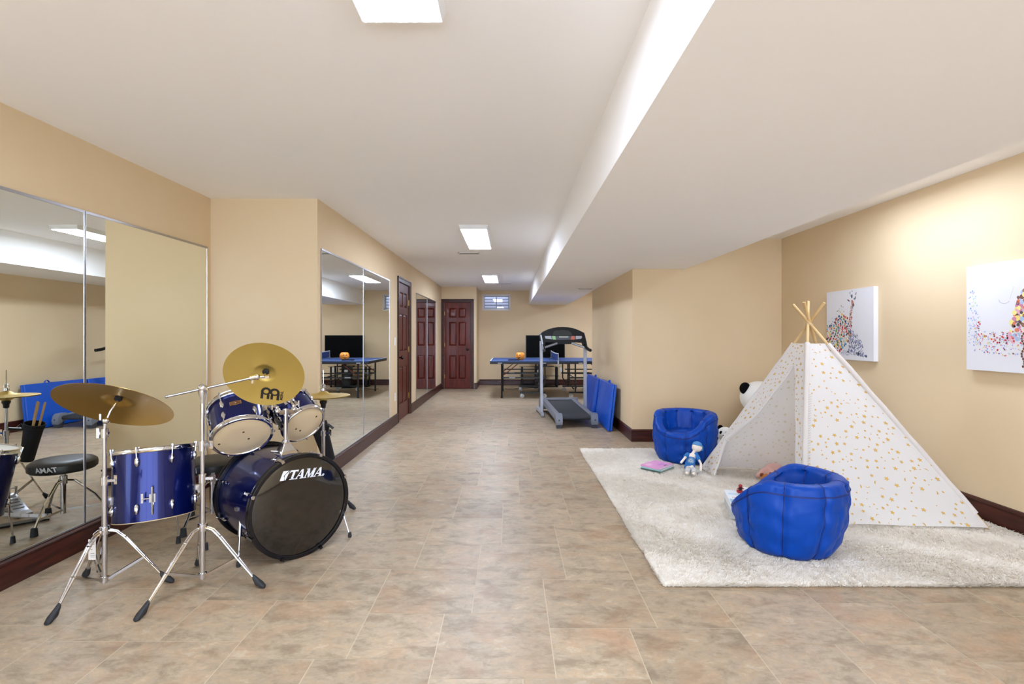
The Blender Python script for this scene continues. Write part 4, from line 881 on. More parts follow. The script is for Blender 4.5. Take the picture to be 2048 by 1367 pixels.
def fp(u, v):  # face point on the pumpkin surface
    z = v; r = np.interp(z, [0, 0.012, 0.05, 0.088, 0.125, 0.152], [0.055, 0.075, 0.096, 0.100, 0.092, 0.072])+0.0012; a = fd+u/0.1
    return (pk.x+r*math.cos(a), pk.y+r*math.sin(a), pk.z+z)
for poly in ([(-0.052,0.094), (-0.014,0.092), (-0.032,0.130)], [(0.014,0.092), (0.052,0.094), (0.032,0.130)], [(-0.010,0.078), (0.010,0.078), (0,0.094)],
             [(-0.05,0.068), (-0.03,0.050), (-0.03,0.062)], [(-0.03,0.062), (-0.03,0.050), (-0.012,0.040), (-0.012,0.055)], [(-0.012,0.034), (0.012,0.034), (0.012,0.052), (-0.012,0.052)], [(0.012,0.055), (0.012,0.040), (0.03,0.050), (0.03,0.062)], [(0.03,0.062), (0.03,0.050), (0.05,0.068)]):
    fa.poly([fp(*p) for p in poly])
fa.build('carved_face', mat('face_black', (22,14,8), 0.6), pm, smooth=False, recalc=False)
hk_ = MB(); hk_.tube([(pk.x+0.062*math.cos(t), pk.y+0.02, pk.z+0.150+0.016*math.sin(t)) for t in [math.pi*k/10 for k in range(11)]], 0.003, 6); hk_.build('pail_handle', mat('handle_black', (30,24,20), 0.5), pm)
cs_ = MB(); cs_.box(-0.04, 0.195, 10.38, 10.49, TZ+0.0006, TZ+0.022)
tag(cs_.build('flat_case', mat('case_navy', (14, 24, 48), 0.6, spec=0.2), None, origin=(0.08, 10.43, TZ), smooth=False, bevel=0.004), 'flat dark blue case lying beside the orange bucket', 'case')

# television on a glass stand, tower speaker
sx0, sx1, sy0, sy1 = 0.26, 1.205, 12.45, 12.86
ts_ = thing('tv_stand', ((sx0+sx1)/2, 12.65, 0), 'black metal and glass television stand behind the table', 'tv stand')
M_smoke = mat('smoked_glass', (26,26,28), 0.05, spec=0.6)
for z in (0.50, 0.27, 0.05): MB().box(sx0-0.02, sx1+0.02, sy0, sy1, z, z+0.008).build('glass_shelf', M_smoke, ts_, smooth=False)
for xx in (sx0+0.04, sx1-0.04):
    for yy in (sy0+0.05, sy1-0.05): MB().tube([(xx, yy, 0), (xx, yy, 0.50)], 0.024, 14).build('post', M_blackm, ts_)
tv = thing('television', (0.885, 12.66, 0.508), 'black flat-screen television on the glass stand', 'television')
m = MB(); m.box(0.395, 1.375, 12.64, 12.69, 0.69, 1.285); m.build('casing', M_black, tv, smooth=False, bevel=0.006)
MB().box(0.412, 1.358, 12.6385, 12.6402, 0.715, 1.268).build('screen', mat('screen_black', (2,2,3), 0.4, spec=0.08), tv, smooth=False)
m = MB(); m.box(0.66, 1.10, 12.54, 12.79, 0.508, 0.522); m.box(0.84, 0.93, 12.65, 12.68, 0.522, 0.70); m.build('pedestal', M_gloss, tv, smooth=False, bevel=0.003)
sk = thing('tower_speaker', (0.72, 12.33, 0), 'black tower speaker with round drivers before the television stand', 'speaker')
MB().box(0.60, 0.80, 12.22, 12.42, 0.02, 0.535).build('cabinet', M_blackm, sk, smooth=False, bevel=0.004)
MB().box(0.585, 0.815, 12.20, 12.43, 0, 0.02).build('plinth', M_blackm, sk, smooth=False)
for z, r in ((0.42, 0.032), (0.27, 0.05), (0.13, 0.05)):
    MB().lathe([(r+0.012, 0), (r+0.012, 0.004), (r, 0.003), (r*0.45, -0.002+0.004), (0, 0.008)], 24, (0.70, 12.2185, z), V(0,-1,0)).build('driver', mat('driver_cream', (190,184,170), 0.5) if z > 0.4 else mat('driver_dark', (48,46,46), 0.5), sk)
cb = MB(); cb.tube([(0.60, 12.40, 0.01), (0.35, 12.2, 0.006), (0.10, 12.05, 0.006), (-0.08, 12.02, 0.006), (-0.12, 12.08, 0.006)], 0.006, 8)
tag(cb.build('power_cable', M_black, None, origin=(0.3, 12.2, 0.006)), 'thin black power cable trailing over the floor left of the stand', 'cable')

# ------------------------------------------------------------------ play corner
from mathutils import noise as mnoise
def fbm(p, s=1.0):
    p = Vector(p)*s; return mnoise.noise(p)+0.5*mnoise.noise(p*2.1)+0.25*mnoise.noise(p*4.3)
# rug
RX0, RX1, RY0, RY1, RZ = 0.782, 3.225, 2.56, 5.60, 0.030
rg = thing('shag_rug', ((RX0+RX1)/2, (RY0+RY1)/2, 0), 'cream shaggy rug covering the floor of the play corner', 'rug')
M_rug = noise_mix(mat('rug_pile', rough=0.95, sheen=0.3, spec=0.1), (236,229,216), (250,246,238), scale=22, detail=4)
bm_ = MB(); bm_.box(RX0+0.01, RX1-0.01, RY0+0.01, RY1-0.01, 0.0005, 0.014); bm_.build('rug_backing', mat('rug_backing', (190,176,150), 0.9), rg, smooth=False)
_N, _L, _b = nt(M_rug); _t = _N.new('ShaderNodeBsdfTranslucent'); _t.inputs[0].default_value = lin((250,246,238)); _m = _N.new('ShaderNodeMixShader'); _m.inputs[0].default_value = 0.4
_L.new(_b.outputs[0], _m.inputs[1]); _L.new(_t.outputs[0], _m.inputs[2]); _L.new(_m.outputs[0], _N['Material Output'].inputs[0])
def rug_pile():
    rs = np.random.RandomState(3)
    n = 300000
    # denser towards the visible front
    x = rs.uniform(RX0, RX1, n); y = RY0+(RY1-RY0)*rs.uniform(0, 1, n)**1.25
    e = 26000
    side = rs.randint(0, 3, e); t = rs.uniform(0, 1, e)
    ex = np.where(side == 0, RX0+rs.uniform(-0.004, 0.012, e), RX0+(RX1-RX0)*t); ey = np.where(side == 0, RY0+(RY1-RY0)*t, np.where(side == 1, RY0+rs.uniform(-0.004, 0.012, e), RY1-rs.uniform(-0.004, 0.012, e)))
    zb = np.concatenate([np.full(n, 0.011), rs.uniform(0.001, 0.014, e)]); x = np.concatenate([x, ex]); y = np.concatenate([y, ey]); N = n+e
    # slow undulation of lean direction, gives combed patches
    ph = 1.6*np.sin(x*5.1+1.3*np.sin(y*4.2))+1.3*np.cos(y*6.3+x*2.2)+rs.normal(0, 0.9, N)
    cl_ = 0.5+0.5*np.sin(x*61+2*np.sin(y*47))*np.sin(y*67+2*np.sin(x*53)); h = rs.uniform(0.006, 0.013, N)+0.011*cl_**1.5; h[n:] *= 0.8; ln = rs.uniform(0.008, 0.022, N); w_ = rs.uniform(0.0022, 0.0042, N)
    dx, dy = np.cos(ph)*ln, np.sin(ph)*ln
    dx[n:] += np.where(side == 0, -0.006, 0); dy[n:] += np.where(side == 1, -0.006, np.where(side == 2, 0.006, 0))
    a = ph+np.pi/2+rs.normal(0, 0.35, N); wx, wy = np.cos(a)*w_, np.sin(a)*w_
    v = np.empty((N, 4, 3), np.float32)
    v[:, 0] = np.stack([x-wx, y-wy, zb], 1); v[:, 1] = np.stack([x+wx, y+wy, zb], 1)
    v[:, 2] = np.stack([x+dx*0.6+wx*0.8, y+dy*0.6+wy*0.8, zb+h*0.75], 1); v[:, 3] = np.stack([x+dx-wx*0.2, y+dy-wy*0.2, zb+h], 1)
    v[:, :, 0] -= rg.location.x; v[:, :, 1] -= rg.location.y
    me = bpy.data.meshes.new('pile'); me.vertices.add(N*4); me.vertices.foreach_set('co', v.reshape(-1)); me.loops.add(N*4); me.loops.foreach_set('vertex_index', np.arange(N*4, dtype=np.int32))
    me.polygons.add(N); me.polygons.foreach_set('loop_start', np.arange(0, N*4, 4, dtype=np.int32)); me.polygons.foreach_set('loop_total', np.full(N, 4, np.int32))
    me.materials.append(M_rug); me.update(calc_edges=True)

    o = bpy.data.objects.new('pile', me); COL.objects.link(o); o.parent = rg; o['kind'] = 'stuff'; return o
rug_pile()
gr = MB()
rsr = random.Random(8)
gr.grid(lambda u, v: V(RX0+0.008+u*(RX1-RX0-0.016), RY0+0.008+v*(RY1-RY0-0.016), 0.0150+0.0035*fbm((u*40, v*50, 0))), 240, 300)
gr.build('pile_base', M_rug, rg, recalc=False)

# bean bag chairs
M_bean = mat('beanbag_nylon', (0, 64, 158), 0.42, spec=0.25); 
_N, _L, _b = nt(M_bean)
_tc = _N.new('ShaderNodeTexCoord'); _n1 = _N.new('ShaderNodeTexNoise'); _n1.inputs['Scale'].default_value = 5; _n1.inputs['Detail'].default_value = 5; _n1.inputs['Distortion'].default_value = 1.2
_n1.noise_type = 'RIDGED_MULTIFRACTAL' if hasattr(_n1, 'noise_type') else 'FBM'
_bp = _N.new('ShaderNodeBump'); _bp.inputs['Strength'].default_value = 0.3; _bp.inputs['Distance'].default_value = 0.012
_L.new(_tc.outputs['Object'], _n1.inputs['Vector']); _L.new(_n1.outputs['Fac'], _bp.inputs['Height']); _L.new(_bp.outputs[0], _b.inputs['Normal'])
M_seam = mat('beanbag_seam', (2, 30, 104), 0.6)
def beanbag(c, open_ang, r_bot, r_top, hf, hb, seat_h, label, seed, nseam=9, tilt=(0, 0), opw=60):
    c = Vector(c); o = thing('beanbag_chair', c, label, 'bean bag chair')
    def sm(x): x = max(0, min(1, x)); return x*x*(3-2*x)
    def height(a):
        d = abs((a-open_ang+math.pi) % (2*math.pi)-math.pi); return hf+(hb-hf)*sm((d-R_(14))/R_(opw))
    seams = [open_ang+math.pi/nseam+2*math.pi*k/nseam for k in range(nseam)]
    def groove(a, w_=0.07):
        g = 0
        for s in seams:
            d = abs((a-s+math.pi) % (2*math.pi)-math.pi); g = max(g, math.exp(-(d/w_)**2))
        return g
    def Q(a, r, z, amp=1.0):
        g = groove(a); p = V(math.cos(a)*r, math.sin(a)*r, z)
        n_ = 0.006*fbm((p.x*1.2+seed, p.y*1.2, z*2.0), 4.5)+0.006*math.sin(z*50+4*fbm((p.x, p.y, seed), 6)+a*3)*groove(a, 0.22)-0.010*max(0, 1-abs(fbm((p.x*0.5+seed, p.y*0.5, z*2.2), 5.0))*14)
        r2 = r-0.013*g*amp+n_*amp
        return c+V(math.cos(a)*r2+tilt[0]*z, math.sin(a)*r2+tilt[1]*z, z)
    nu = 216
    prof_ = []   # (kind, t)
    rows = [('b', 0.0), ('b', 0.5), ('b', 0.85)]+[('o', k/16) for k in range(17)]+[('r', k/7) for k in range(1, 7)]+[('i', k/8) for k in range(9)]
    def pt(kind, t, a):
        h = height(a); th = 0.075+0.015*(h-hf)/(hb-hf+1e-6)
        def rad(s): return r_bot+(r_top-r_bot)*math.sin(min(1, s*1.15)*math.pi/2)*1.0+0.018*math.sin(s*math.pi)
        hr = h-0.028
        if kind == 'b': return Q(a, r_bot*0.93*t, 0.0, 0)
        if kind == 'o':
            s = t; z = s*hr; r = rad(z/hb)
            if s < 0.12: r = r*(0.93+0.07*math.sqrt(s/0.12))
            return Q(a, r, z)
        ro = rad(hr/hb); ri = ro-th
        if kind == 'r':
            an = math.pi*t; return Q(a, (ro+ri)/2+math.cos(an)*(th/2), hr+math.sin(an)*0.030, 0.6)
        z = hr+(seat_h-0.03-hr)*t; return Q(a, ri-0.035*t, z, -0.6)
    mb = MB(); vs = []; fs = []
    for kind, t in rows:
        for j in range(nu): vs.append(pt(kind, t, 2*math.pi*j/nu))
    for i in range(len(rows)-1):
        for j in range(nu): fs.append((i*nu+j, i*nu+(j+1) % nu, (i+1)*nu+(j+1) % nu, (i+1)*nu+j))
    mb.add(vs, fs); mb.build('bag_body', M_bean, o, angle=80)
    st = MB(); nr = 14
    vs = []; fs = []
    rin = r_top-0.095
    for i in range(nr+1):
        for j in range(72):
            a = 2*math.pi*j/72; t = i/nr; d = abs((a-open_ang+math.pi) % (2*math.pi)-math.pi)
            ext = 0.02+0.045*max(0, 1-d/R_(70)); z = seat_h+0.012*(1-t*t)-0.05*max(0, t-0.85)/0.15*0.8+0.008*fbm((math.cos(a)*t*2+seed, math.sin(a)*t*2, 0), 2.5)-0.018*(1-(t-0.5)**2*4)*0.5
            vs.append(c+V(math.cos(a)*(rin+ext*0)*t+tilt[0]*z, math.sin(a)*(rin+ext*0)*t+tilt[1]*z, z))
    for i in range(nr):
        for j in range(72): fs.append((i*72+j, i*72+(j+1) % 72, (i+1)*72+(j+1) % 72, (i+1)*72+j))
    st.add(vs, fs); st.build('seat_cushion', M_bean, o, recalc=False, angle=80)
    for s in seams:
        sm_ = MB(); pts = [pt('o', k/16, s) for k in range(17)]+[pt('r', k/7, s) for k in range(1, 7)]+[pt('i', k/8, s) for k in range(7)]
        sm_.tube(pts, 0.0032, 5); sm_.build('seam', M_seam, o)
    band = MB(); n_ = 96; pts = [pt('o', 0.93, 2*math.pi*j/n_)+V(0,0,0) for j in range(n_+1)]; band.tube(pts, 0.0045, 5, caps=False); band.build('rim_seam', M_seam, o)
    return o
beanbag((1.655, 3.03, 0.024), math.atan2(0.68, -0.73), 0.250, 0.300, 0.225, 0.430, 0.205, 'nearer royal blue bean bag chair seen from behind', 3.7, tilt=(0.03, -0.02), opw=72)
beanbag((1.775, 5.14, 0.024), math.atan2(-0.80, -0.60), 0.275, 0.300, 0.300, 0.475, 0.285, 'farther royal blue bean bag chair with its seat facing the camera', 9.1, tilt=(0.03, 0.04), opw=70)

# teepee
L_, M_, R2_, B_, A_ = V(1.80, 4.72, 0.028), V(1.95, 3.35, 0.028), V(3.09, 3.27, 0.028), V(2.95, 4.32, 0.028), V(2.37, 4.00, 1.36)
tpz = thing('teepee', (2.4, 3.95, 0), 'white play teepee printed with gold stars and moons', 'play tent')
M_pole = noise_mix(mat('pine_pole', rough=0.55), (196,160,104), (222,190,138), scale=6, stretch=(1,1,0.3))
for P0, off in ((L_, V(0.0, 0.016, 0)), (R2_, V(0, -0.016, 0)), (M_, V(-0.014, -0.004, 0.01)), (B_, V(0.014, 0.004, -0.01))):
    d = (A_+off-P0).normalized(); ln = (A_+off-P0).length+0.205
    pm_ = MB(); pm_.tube([P0-d*0.02*0, P0+d*ln], 0.0115, 12); pm_.build('pole', M_pole, tpz)
kn = MB()
for k in range(3): kn.lathe([(0.026, -0.002), (0.029, 0), (0.026, 0.002), (0.023, 0), (0.026, -0.002)], 16, A_+V(0, 0, -0.006+0.005*k), V(0.15*k-0.15, 0.1, 1))
kn.build('lashing_cord', mat('cord', (214,196,160), 0.9), tpz)
M_cloth = mat('tent_cotton', (238,235,232), 0.85, sheen=0.2, spec=0.15)
N_, Lk_, b_ = nt(M_cloth)
ts2 = N_.new('ShaderNodeBsdfTranslucent'); ts2.inputs[0].default_value = lin((240,236,230)); mxs = N_.new('ShaderNodeMixShader'); mxs.inputs[0].default_value = 0.38
out_ = N_['Material Output']; Lk_.new(b_.outputs[0], mxs.inputs[1]); Lk_.new(ts2.outputs[0], mxs.inputs[2]); Lk_.new(mxs.outputs[0], out_.inputs[0])
M_gold = mat('gold_print', (206,164,78), 0.5, 0.1); M_goldf = mat('gold_print_reverse', (224,212,190), 0.9)
TT = 0.885   # cloth stops below the crossing
def face_fn(P0, P1, bulge=0.018, seed=0.0, lift=0.0):
    nrm = (P1-P0).cross(A_-P0).normalized(); cen = (L_+M_+R2_+B_)/4
    if nrm.dot((P0+P1)/2-cen) < 0: nrm = -nrm
    def fn(s, t, off=0.0):
        tt_ = t*TT; p = P0.lerp(P1, s).lerp(A_, tt_)
        edge = min(1, 5*s)*min(1, 5*(1-s)); low = (1-tt_)
        wv_ = bulge*edge*fbm((s*3.1+seed, t*2.6, seed), 1.0)*low+0.012*edge*math.sin(s*13+seed*3+2*t)*max(0, 1-t*3.2)-0.02*edge*low*0.6
        pp = p+nrm*(wv_+off+0.012); 
        hem = max(0.0, 1-t*9)
        if hem > 0: pp = pp+nrm*0.05*hem*edge*(0.55+0.5*fbm((s*4, seed, 2), 1.3)); pp.z = max(pp.z, 0.034)
        pp.z = max(pp.z, 0.034+abs(off))
        return pp
    return fn
def dot_star(mb, fn, s, t, w_, hgt, r, kind, rot, off):
    """print a star / moon / dot of radius r (metres) around (s, t) on a face of base width w_ and slant hgt"""
    loc_w = w_*(1-t*TT)
    def P(x, y): return fn(min(1, max(0, s+x/loc_w)), min(1, max(0, t+y/(hgt*TT))), off)
    if kind == 's':
        pts = [P((r if k % 2 == 0 else r*0.42)*math.cos(rot+math.pi*k/5), (r if k % 2 == 0 else r*0.42)*math.sin(rot+math.pi*k/5)) for k in range(10)]
        o = len(mb.v); cpt = P(0, 0); mb.add([cpt]+pts, [(0, 1+k, 1+(k+1) % 10) for k in range(10)])
    elif kind == 'm':
        oa, ia = [], []
        for k in range(9):
            a = rot+R_(-75)+R_(150)*k/8; oa.append(P(r*math.cos(a), r*math.sin(a))); tt_ = math.sin(math.pi*k/8)
            ia.append(P(r*(1-0.62*tt_)*math.cos(a), r*(1-0.25*tt_)*math.sin(a)))
        mb.add(oa+ia, [(k, k+1, 10+k, 9+k) for k in range(8)])
    else:
        mb.add([P(r*math.cos(2*math.pi*k/8), r*math.sin(2*math.pi*k/8)) for k in range(8)], [tuple(range(8))])
def panel(nm, P0, P1, seed, s0=lambda t: 0.0, s1=lambda t: 1.0, nu=44, nv=54, stars=True, prints_in=True, dens=1.0):
    fn = face_fn(P0, P1, seed=seed); w_ = (P1-P0).length; hgt = ((P0+P1)/2-A_).length
    g = MB(); g.grid(lambda u, v: fn(s0(v)+(s1(v)-s0(v))*u, v), nu, nv)
    rnd = random.Random(int(seed*100)+1); placed = []
    g.slot(1); k1 = k2 = g; tries = 0; want = int(150*w_*hgt*dens)
    while len(placed) < want and tries < 9000:
        tries += 1; t = rnd.random(); s = rnd.random()
        if rnd.random() > (1-t*TT): continue
        if s < s0(t)+0.02 or s > s1(t)-0.02: continue
        x, y = (s-0.5)*w_*(1-t*TT), t*hgt*TT
        kind = rnd.choices('smd', (0.5, 0.14, 0.36))[0]; r = {'s': rnd.choice((0.017, 0.014, 0.010)), 'm': 0.015, 'd': rnd.choice((0.004, 0.0055, 0.007))}[kind]
        if any((x-a)**2+(y-b)**2 < (r+c_+0.014)**2 for a, b, c_ in placed): continue
        placed.append((x, y, r)); rot = rnd.random()*6.28
        g.slot(1); dot_star(k1, fn, s, t, w_, hgt, r, kind, rot, 0.0016); g.slot(2); dot_star(k2, fn, s, t, w_, hgt, r*0.95, kind, rot, -0.0016)
    o = g.build(nm, [M_cloth, M_gold, M_goldf], tpz, recalc=False, angle=80)
    return o, fn
panel('side_panel', M_, R2_, 1.3)
panel('back_panel', R2_, B_, 2.7, dens=0.5); panel('back_panel', B_, L_, 4.1, dens=1.0)
def itp(xs, ys): return lambda t: float(np.interp(t*TT, xs, ys))
s_left = itp([0, 0.03, 0.127, 0.245, 0.339, 0.46, 0.586, 0.756, 1], [0.19, 0.17, 0.11, 0.055, 0.147, 0.274, 0.359, 0.575, 0.575])
s_right = itp([0, 0.217, 0.436, 0.675, 0.756, 1], [0.935, 0.917, 0.863, 0.722, 0.575, 0.575])
panel('door_flap', L_, M_, 5.2, s0=lambda t: 0.0, s1=s_left, nu=16)
panel('door_flap', L_, M_, 5.2, s0=s_right, s1=lambda t: 1.0, nu=12)
# rolled edge of the gathered flap, hems and pole sleeves
fnD = face_fn(L_, M_, seed=5.2)
re = MB(); ts_l = [k/30*0.85 for k in range(31)]
re.tube([fnD(s_left(t)-0.005, t, 0.008) for t in ts_l], [0.006+0.014*math.exp(-((t-0.30)/0.16)**2) for t in ts_l], 10); re.build('gathered_edge', M_cloth, tpz)
tb_ = MB(); tb_.tube([fnD(max(0.0, s_left(0.27)-0.06), 0.275, 0.0), fnD(s_left(0.27)+0.012, 0.27, 0.026), fnD(s_left(0.27)+0.03, 0.265, 0.0)], 0.005, 8); tb_.build('tie_back', M_cloth, tpz)
for P0, t0, off in ((L_, 0.015, V(0,0.016,0)), (R2_, 0.06, V(0,-0.016,0)), (M_, 0.01, V(-0.014,-0.004,0.01)), (B_, 0.01, V(0.014,0.004,-0.01))):
    sl = MB(); a = P0.lerp(A_+off, t0); b = P0.lerp(A_+off, TT); cen = (L_+M_+R2_+B_)/4; outw = (P0-cen); outw.z = 0; outw.normalize()
    sl.tube([a.lerp(b, k/12)+outw*0.004+V(0,0,0.004*math.sin(k*2.1)) for k in range(13)], 0.0185, 12); sl.build('pole_sleeve', M_cloth, tpz)
lc = MB(); prl = L_.lerp(A_, 0)  # lacing along the front pole
for k in range(46):
    t = 0.06+0.56*k/46; p = M_.lerp(A_, t); d = (A_-M_).normalized(); q_ = V(0.02, -0.017, 0); q2 = V(-0.006, -0.022, 0)
    lc.tube([p+q2-d*0.004, p+q_*1.05+d*0.006], 0.0018, 5)
lc.build('seam_lacing', mat('lace_cord', (206,200,196), 0.9), tpz)
hm = MB(); fB = face_fn(B_, L_, seed=4.1); hm.tube([fB(k/24, 0.0, -0.002)+V(0,0,0.004) for k in range(25)], 0.010, 8); hm.build('floor_hem', mat('hem_cotton', (226,216,200), 0.85), tpz)

# canvases
def canvas(y0, y1, z0, z1, label):
    o = thing('canvas_print', (XR, (y0+y1)/2, z0), label, 'wall art')
    cm = MB(); cm.box(XR-0.040, XR-0.0008, y0, y1, z0, z1); o['_'] = 1; del o['_']
    return o, cm
def dots_part(nm, parent, items, xf_, label=None):
    parent, mb = parent; pal = [None]; mats_ = [mat('canvas_white', (226,226,230), 0.7)]
    for (x, y, rx, ry, rot, colr) in items:
        if colr not in pal: pal.append(colr); mats_.append(mat('paint_%d_%d_%d' % colr, colr, 0.7))
        mb.slot(pal.index(colr)); n_ = 9; lay = 0.0004+0.00002*(len(mb.f) % 20)
        mb.add([xf_(x+rx*math.cos(2*math.pi*k/n_)*math.cos(rot)-ry*math.sin(2*math.pi*k/n_)*math.sin(rot), y+rx*math.cos(2*math.pi*k/n_)*math.sin(rot)+ry*math.sin(2*math.pi*k/n_)*math.cos(rot), lay) for k in range(n_)], [tuple(range(n_))])
    ob = mb.build(nm, mats_, parent, smooth=False, recalc=False)
    return tag(ob, label) if label else ob
PALC = [(196,40,38), (168,34,40), (222,90,70), (236,176,52), (228,212,120), (60,130,170), (34,70,120), (110,170,200), (50,110,70), (120,150,60), (30,30,40), (140,40,60), (236,150,140), (190,210,160)]
SOFT = [(170,176,216), (186,190,226), (150,170,214), (214,180,206), (200,214,180), (176,206,220)]
def inside(poly, x, y):
    r = False; n = len(poly)
    for i in range(n):
        (x1, y1), (x2, y2) = poly[i], poly[(i+1) % n]
        if (y1 > y) != (y2 > y) and x < (x2-x1)*(y-y1)/(y2-y1)+x1: r = not r
    return r
def scatter(poly, n, pal, r0, r1, rnd, asp=1.0, sep=0.9):
    xs = [p[0] for p in poly]; ys = [p[1] for p in poly]; res = []
    for _ in range(n*30):
        if len(res) >= n: break
        x, y = rnd.uniform(min(xs), max(xs)), rnd.uniform(min(ys), max(ys))
        if not inside(poly, x, y): continue
        r = rnd.uniform(r0, r1)
        if any((x-a[0])**2+(y-a[1])**2 < (sep*(r+a[2]))**2 for a in res): continue
        res.append((x, y, r, r*asp*rnd.uniform(0.8, 1.3), rnd.uniform(-0.5, 0.5), rnd.choice(pal)))
    return res
# giraffe: local coordinates in canvas units 0..1 (x rightwards as seen, y up)
cg = canvas(4.485, 5.150, 1.043, 1.712, 'white canvas of a sitting giraffe made of coloured dots, nearer the corner')
rnd = random.Random(11)
gx = lambda x, y, l: (XR-0.0405-l, 5.150-x*0.665, 1.043+y*0.669)
it = scatter([(0.0,0.50), (0.14,0.50), (0.22,0.60), (0.34,0.66), (0.46,0.63), (0.50,0.55), (0.50,0.26), (0.42,0.18), (0.26,0.10), (0.02,0.10)], 170, PALC, 0.009, 0.020, rnd, 1.15, 0.95)
it += scatter([(0.0,0.50), (0.14,0.50), (0.22,0.60), (0.34,0.66), (0.46,0.63), (0.50,0.55), (0.50,0.26), (0.42,0.18), (0.26,0.10), (0.02,0.10)], 90, PALC, 0.004, 0.008, rnd, 1.1, 0.5)
it += scatter([(0.20,0.66), (0.30,0.78), (0.40,0.78), (0.43,0.70), (0.30,0.66)], 12, PALC, 0.005, 0.009, rnd)
it += scatter([(0.10,0.50), (0.22,0.60), (0.12,0.62), (0.02,0.56)], 8, SOFT+PALC[5:8], 0.006, 0.011, rnd)
it += scatter([(0.50,0.30), (0.505,0.50), (0.52,0.68), (0.545,0.76), (0.585,0.76), (0.575,0.62), (0.56,0.45), (0.56,0.30)], 60, [(150,80,60), (176,60,50), (60,60,80), (200,140,80), (90,110,130), (190,170,150), (200,90,110)], 0.006, 0.013, rnd, 1.2, 0.6)
it += [(0.585,0.80,0.030,0.045,0.35,(206,160,150)), (0.60,0.775,0.020,0.024,0.2,(96,84,84)), (0.575,0.835,0.016,0.012,0,(190,100,90)), (0.59,0.815,0.007,0.007,0,(30,30,36)), (0.50,0.845,0.032,0.010,-0.5,(90,88,96)), (0.64,0.87,0.010,0.028,-0.3,(70,84,100)), (0.57,0.90,0.018,0.028,0,(74,96,120)), (0.53,0.95,0.008,0.014,0,(70,96,120)), (0.575,0.97,0.007,0.014,0,(80,100,120)), (0.655,0.93,0.008,0.024,-0.3,(100,96,100)), (0.545,0.92,0.003,0.030,0.2,(120,124,136)), (0.62,0.86,0.012,0.012,0,(86,120,140))]
HQ = [(0.50,0.10), (0.50,0.34), (0.56,0.42), (0.66,0.38), (0.76,0.28), (0.80,0.18), (0.80,0.10), (0.90,0.06), (0.70,0.06)]
it += scatter(HQ, 170, [(96,104,140), (120,130,176), (74,80,110), (150,160,200), (110,110,130)], 0.005, 0.010, rnd, 1.5, 0.75)
it += scatter([(0.34,0.08), (0.34,0.12), (0.50,0.17), (0.56,0.08), (0.44,0.05)], 30, [(150,156,190), (176,180,210), (110,116,150)], 0.004, 0.008, rnd, 1.5, 0.7)
it += [(0.49,0.115,0.014,0.018,0.6,(36,36,50)), (0.705,0.095,0.015,0.020,0.3,(34,34,46)), (0.86,0.065,0.018,0.020,0.6,(40,40,50)), (0.80,0.055,0.016,0.006,0.2,(90,94,110)), (0.55,0.085,0.03,0.004,-0.5,(140,144,170))]
dots_part('painted_canvas', cg, it, gx)
ce_ = canvas(2.85, 3.573, 1.035, 1.757, 'white canvas of a walking elephant made of coloured splashes, cut by the right edge')
rnd = random.Random(5); ex_ = lambda x, y, l: (XR-0.0405-l, 3.573-x*0.723, 1.035+y*0.722)
it = scatter([(0.02,0.25), (0.02,0.70), (0.05,0.78), (0.12,0.72), (0.14,0.50), (0.12,0.25)], 70, SOFT, 0.004, 0.009, rnd)
it += scatter([(0.08,0.18), (0.08,0.42), (0.14,0.48), (0.20,0.36), (0.42,0.36), (0.50,0.46), (0.56,0.30), (0.52,0.16), (0.36,0.14), (0.20,0.17)], 170, SOFT+[(222,60,60), (200,50,60), (236,210,120), (214,130,160), (140,120,190), (120,80,60)], 0.004, 0.009, rnd, 1.0, 0.8)
it += scatter([(0.10,0.40), (0.13,0.46), (0.16,0.42)], 3, [(200,50,50)], 0.007, 0.010, rnd)
it += scatter([(0.24,0.26), (0.24,0.34), (0.42,0.38), (0.50,0.26)], 16, [(190,30,40), (210,60,60), (120,50,40)], 0.006, 0.010, rnd)
EB = [(0.42,0.30), (0.44,0.44), (0.47,0.54), (0.50,0.66), (0.56,0.74), (0.70,0.78), (0.85,0.76), (0.95,0.66), (0.97,0.40), (0.95,0.08), (0.84,0.08), (0.84,0.34), (0.70,0.34), (0.68,0.06), (0.56,0.06), (0.56,0.34), (0.53,0.44), (0.50,0.30), (0.46,0.26)]
it += scatter(EB, 330, [(228,170,190), (238,214,120), (236,226,140), (150,110,90), (204,130,160), (120,80,70), (170,190,220), (222,120,90), (90,70,70)], 0.012, 0.026, rnd, 1.0, 0.55)
it += [(0.50+0.012*math.cos(t), 0.615+0.012*math.sin(t), 0.004, 0.004, 0, (80,64,70)) for t in [k*0.5 for k in range(13)]]
it += [(0.335+0.045+0.05*math.cos(math.pi+k*0.2), 0.655+0.035*math.sin(math.pi+k*0.2), 0.004, 0.0022, k*0.2-1.5, (150,150,176)) for k in range(14)]
it += [(0.43+0.0075*k*0.5, 0.66+0.011*k, 0.0035, 0.002, 1.2, (160,160,184)) for k in range(10)]
it += [(0.545+0.012*math.sin(k), 0.06+0.022*k, 0.010, 0.012, 0, (110,70,60)) for k in range(14)]
dots_part('painted_canvas', ce_, it, ex_)

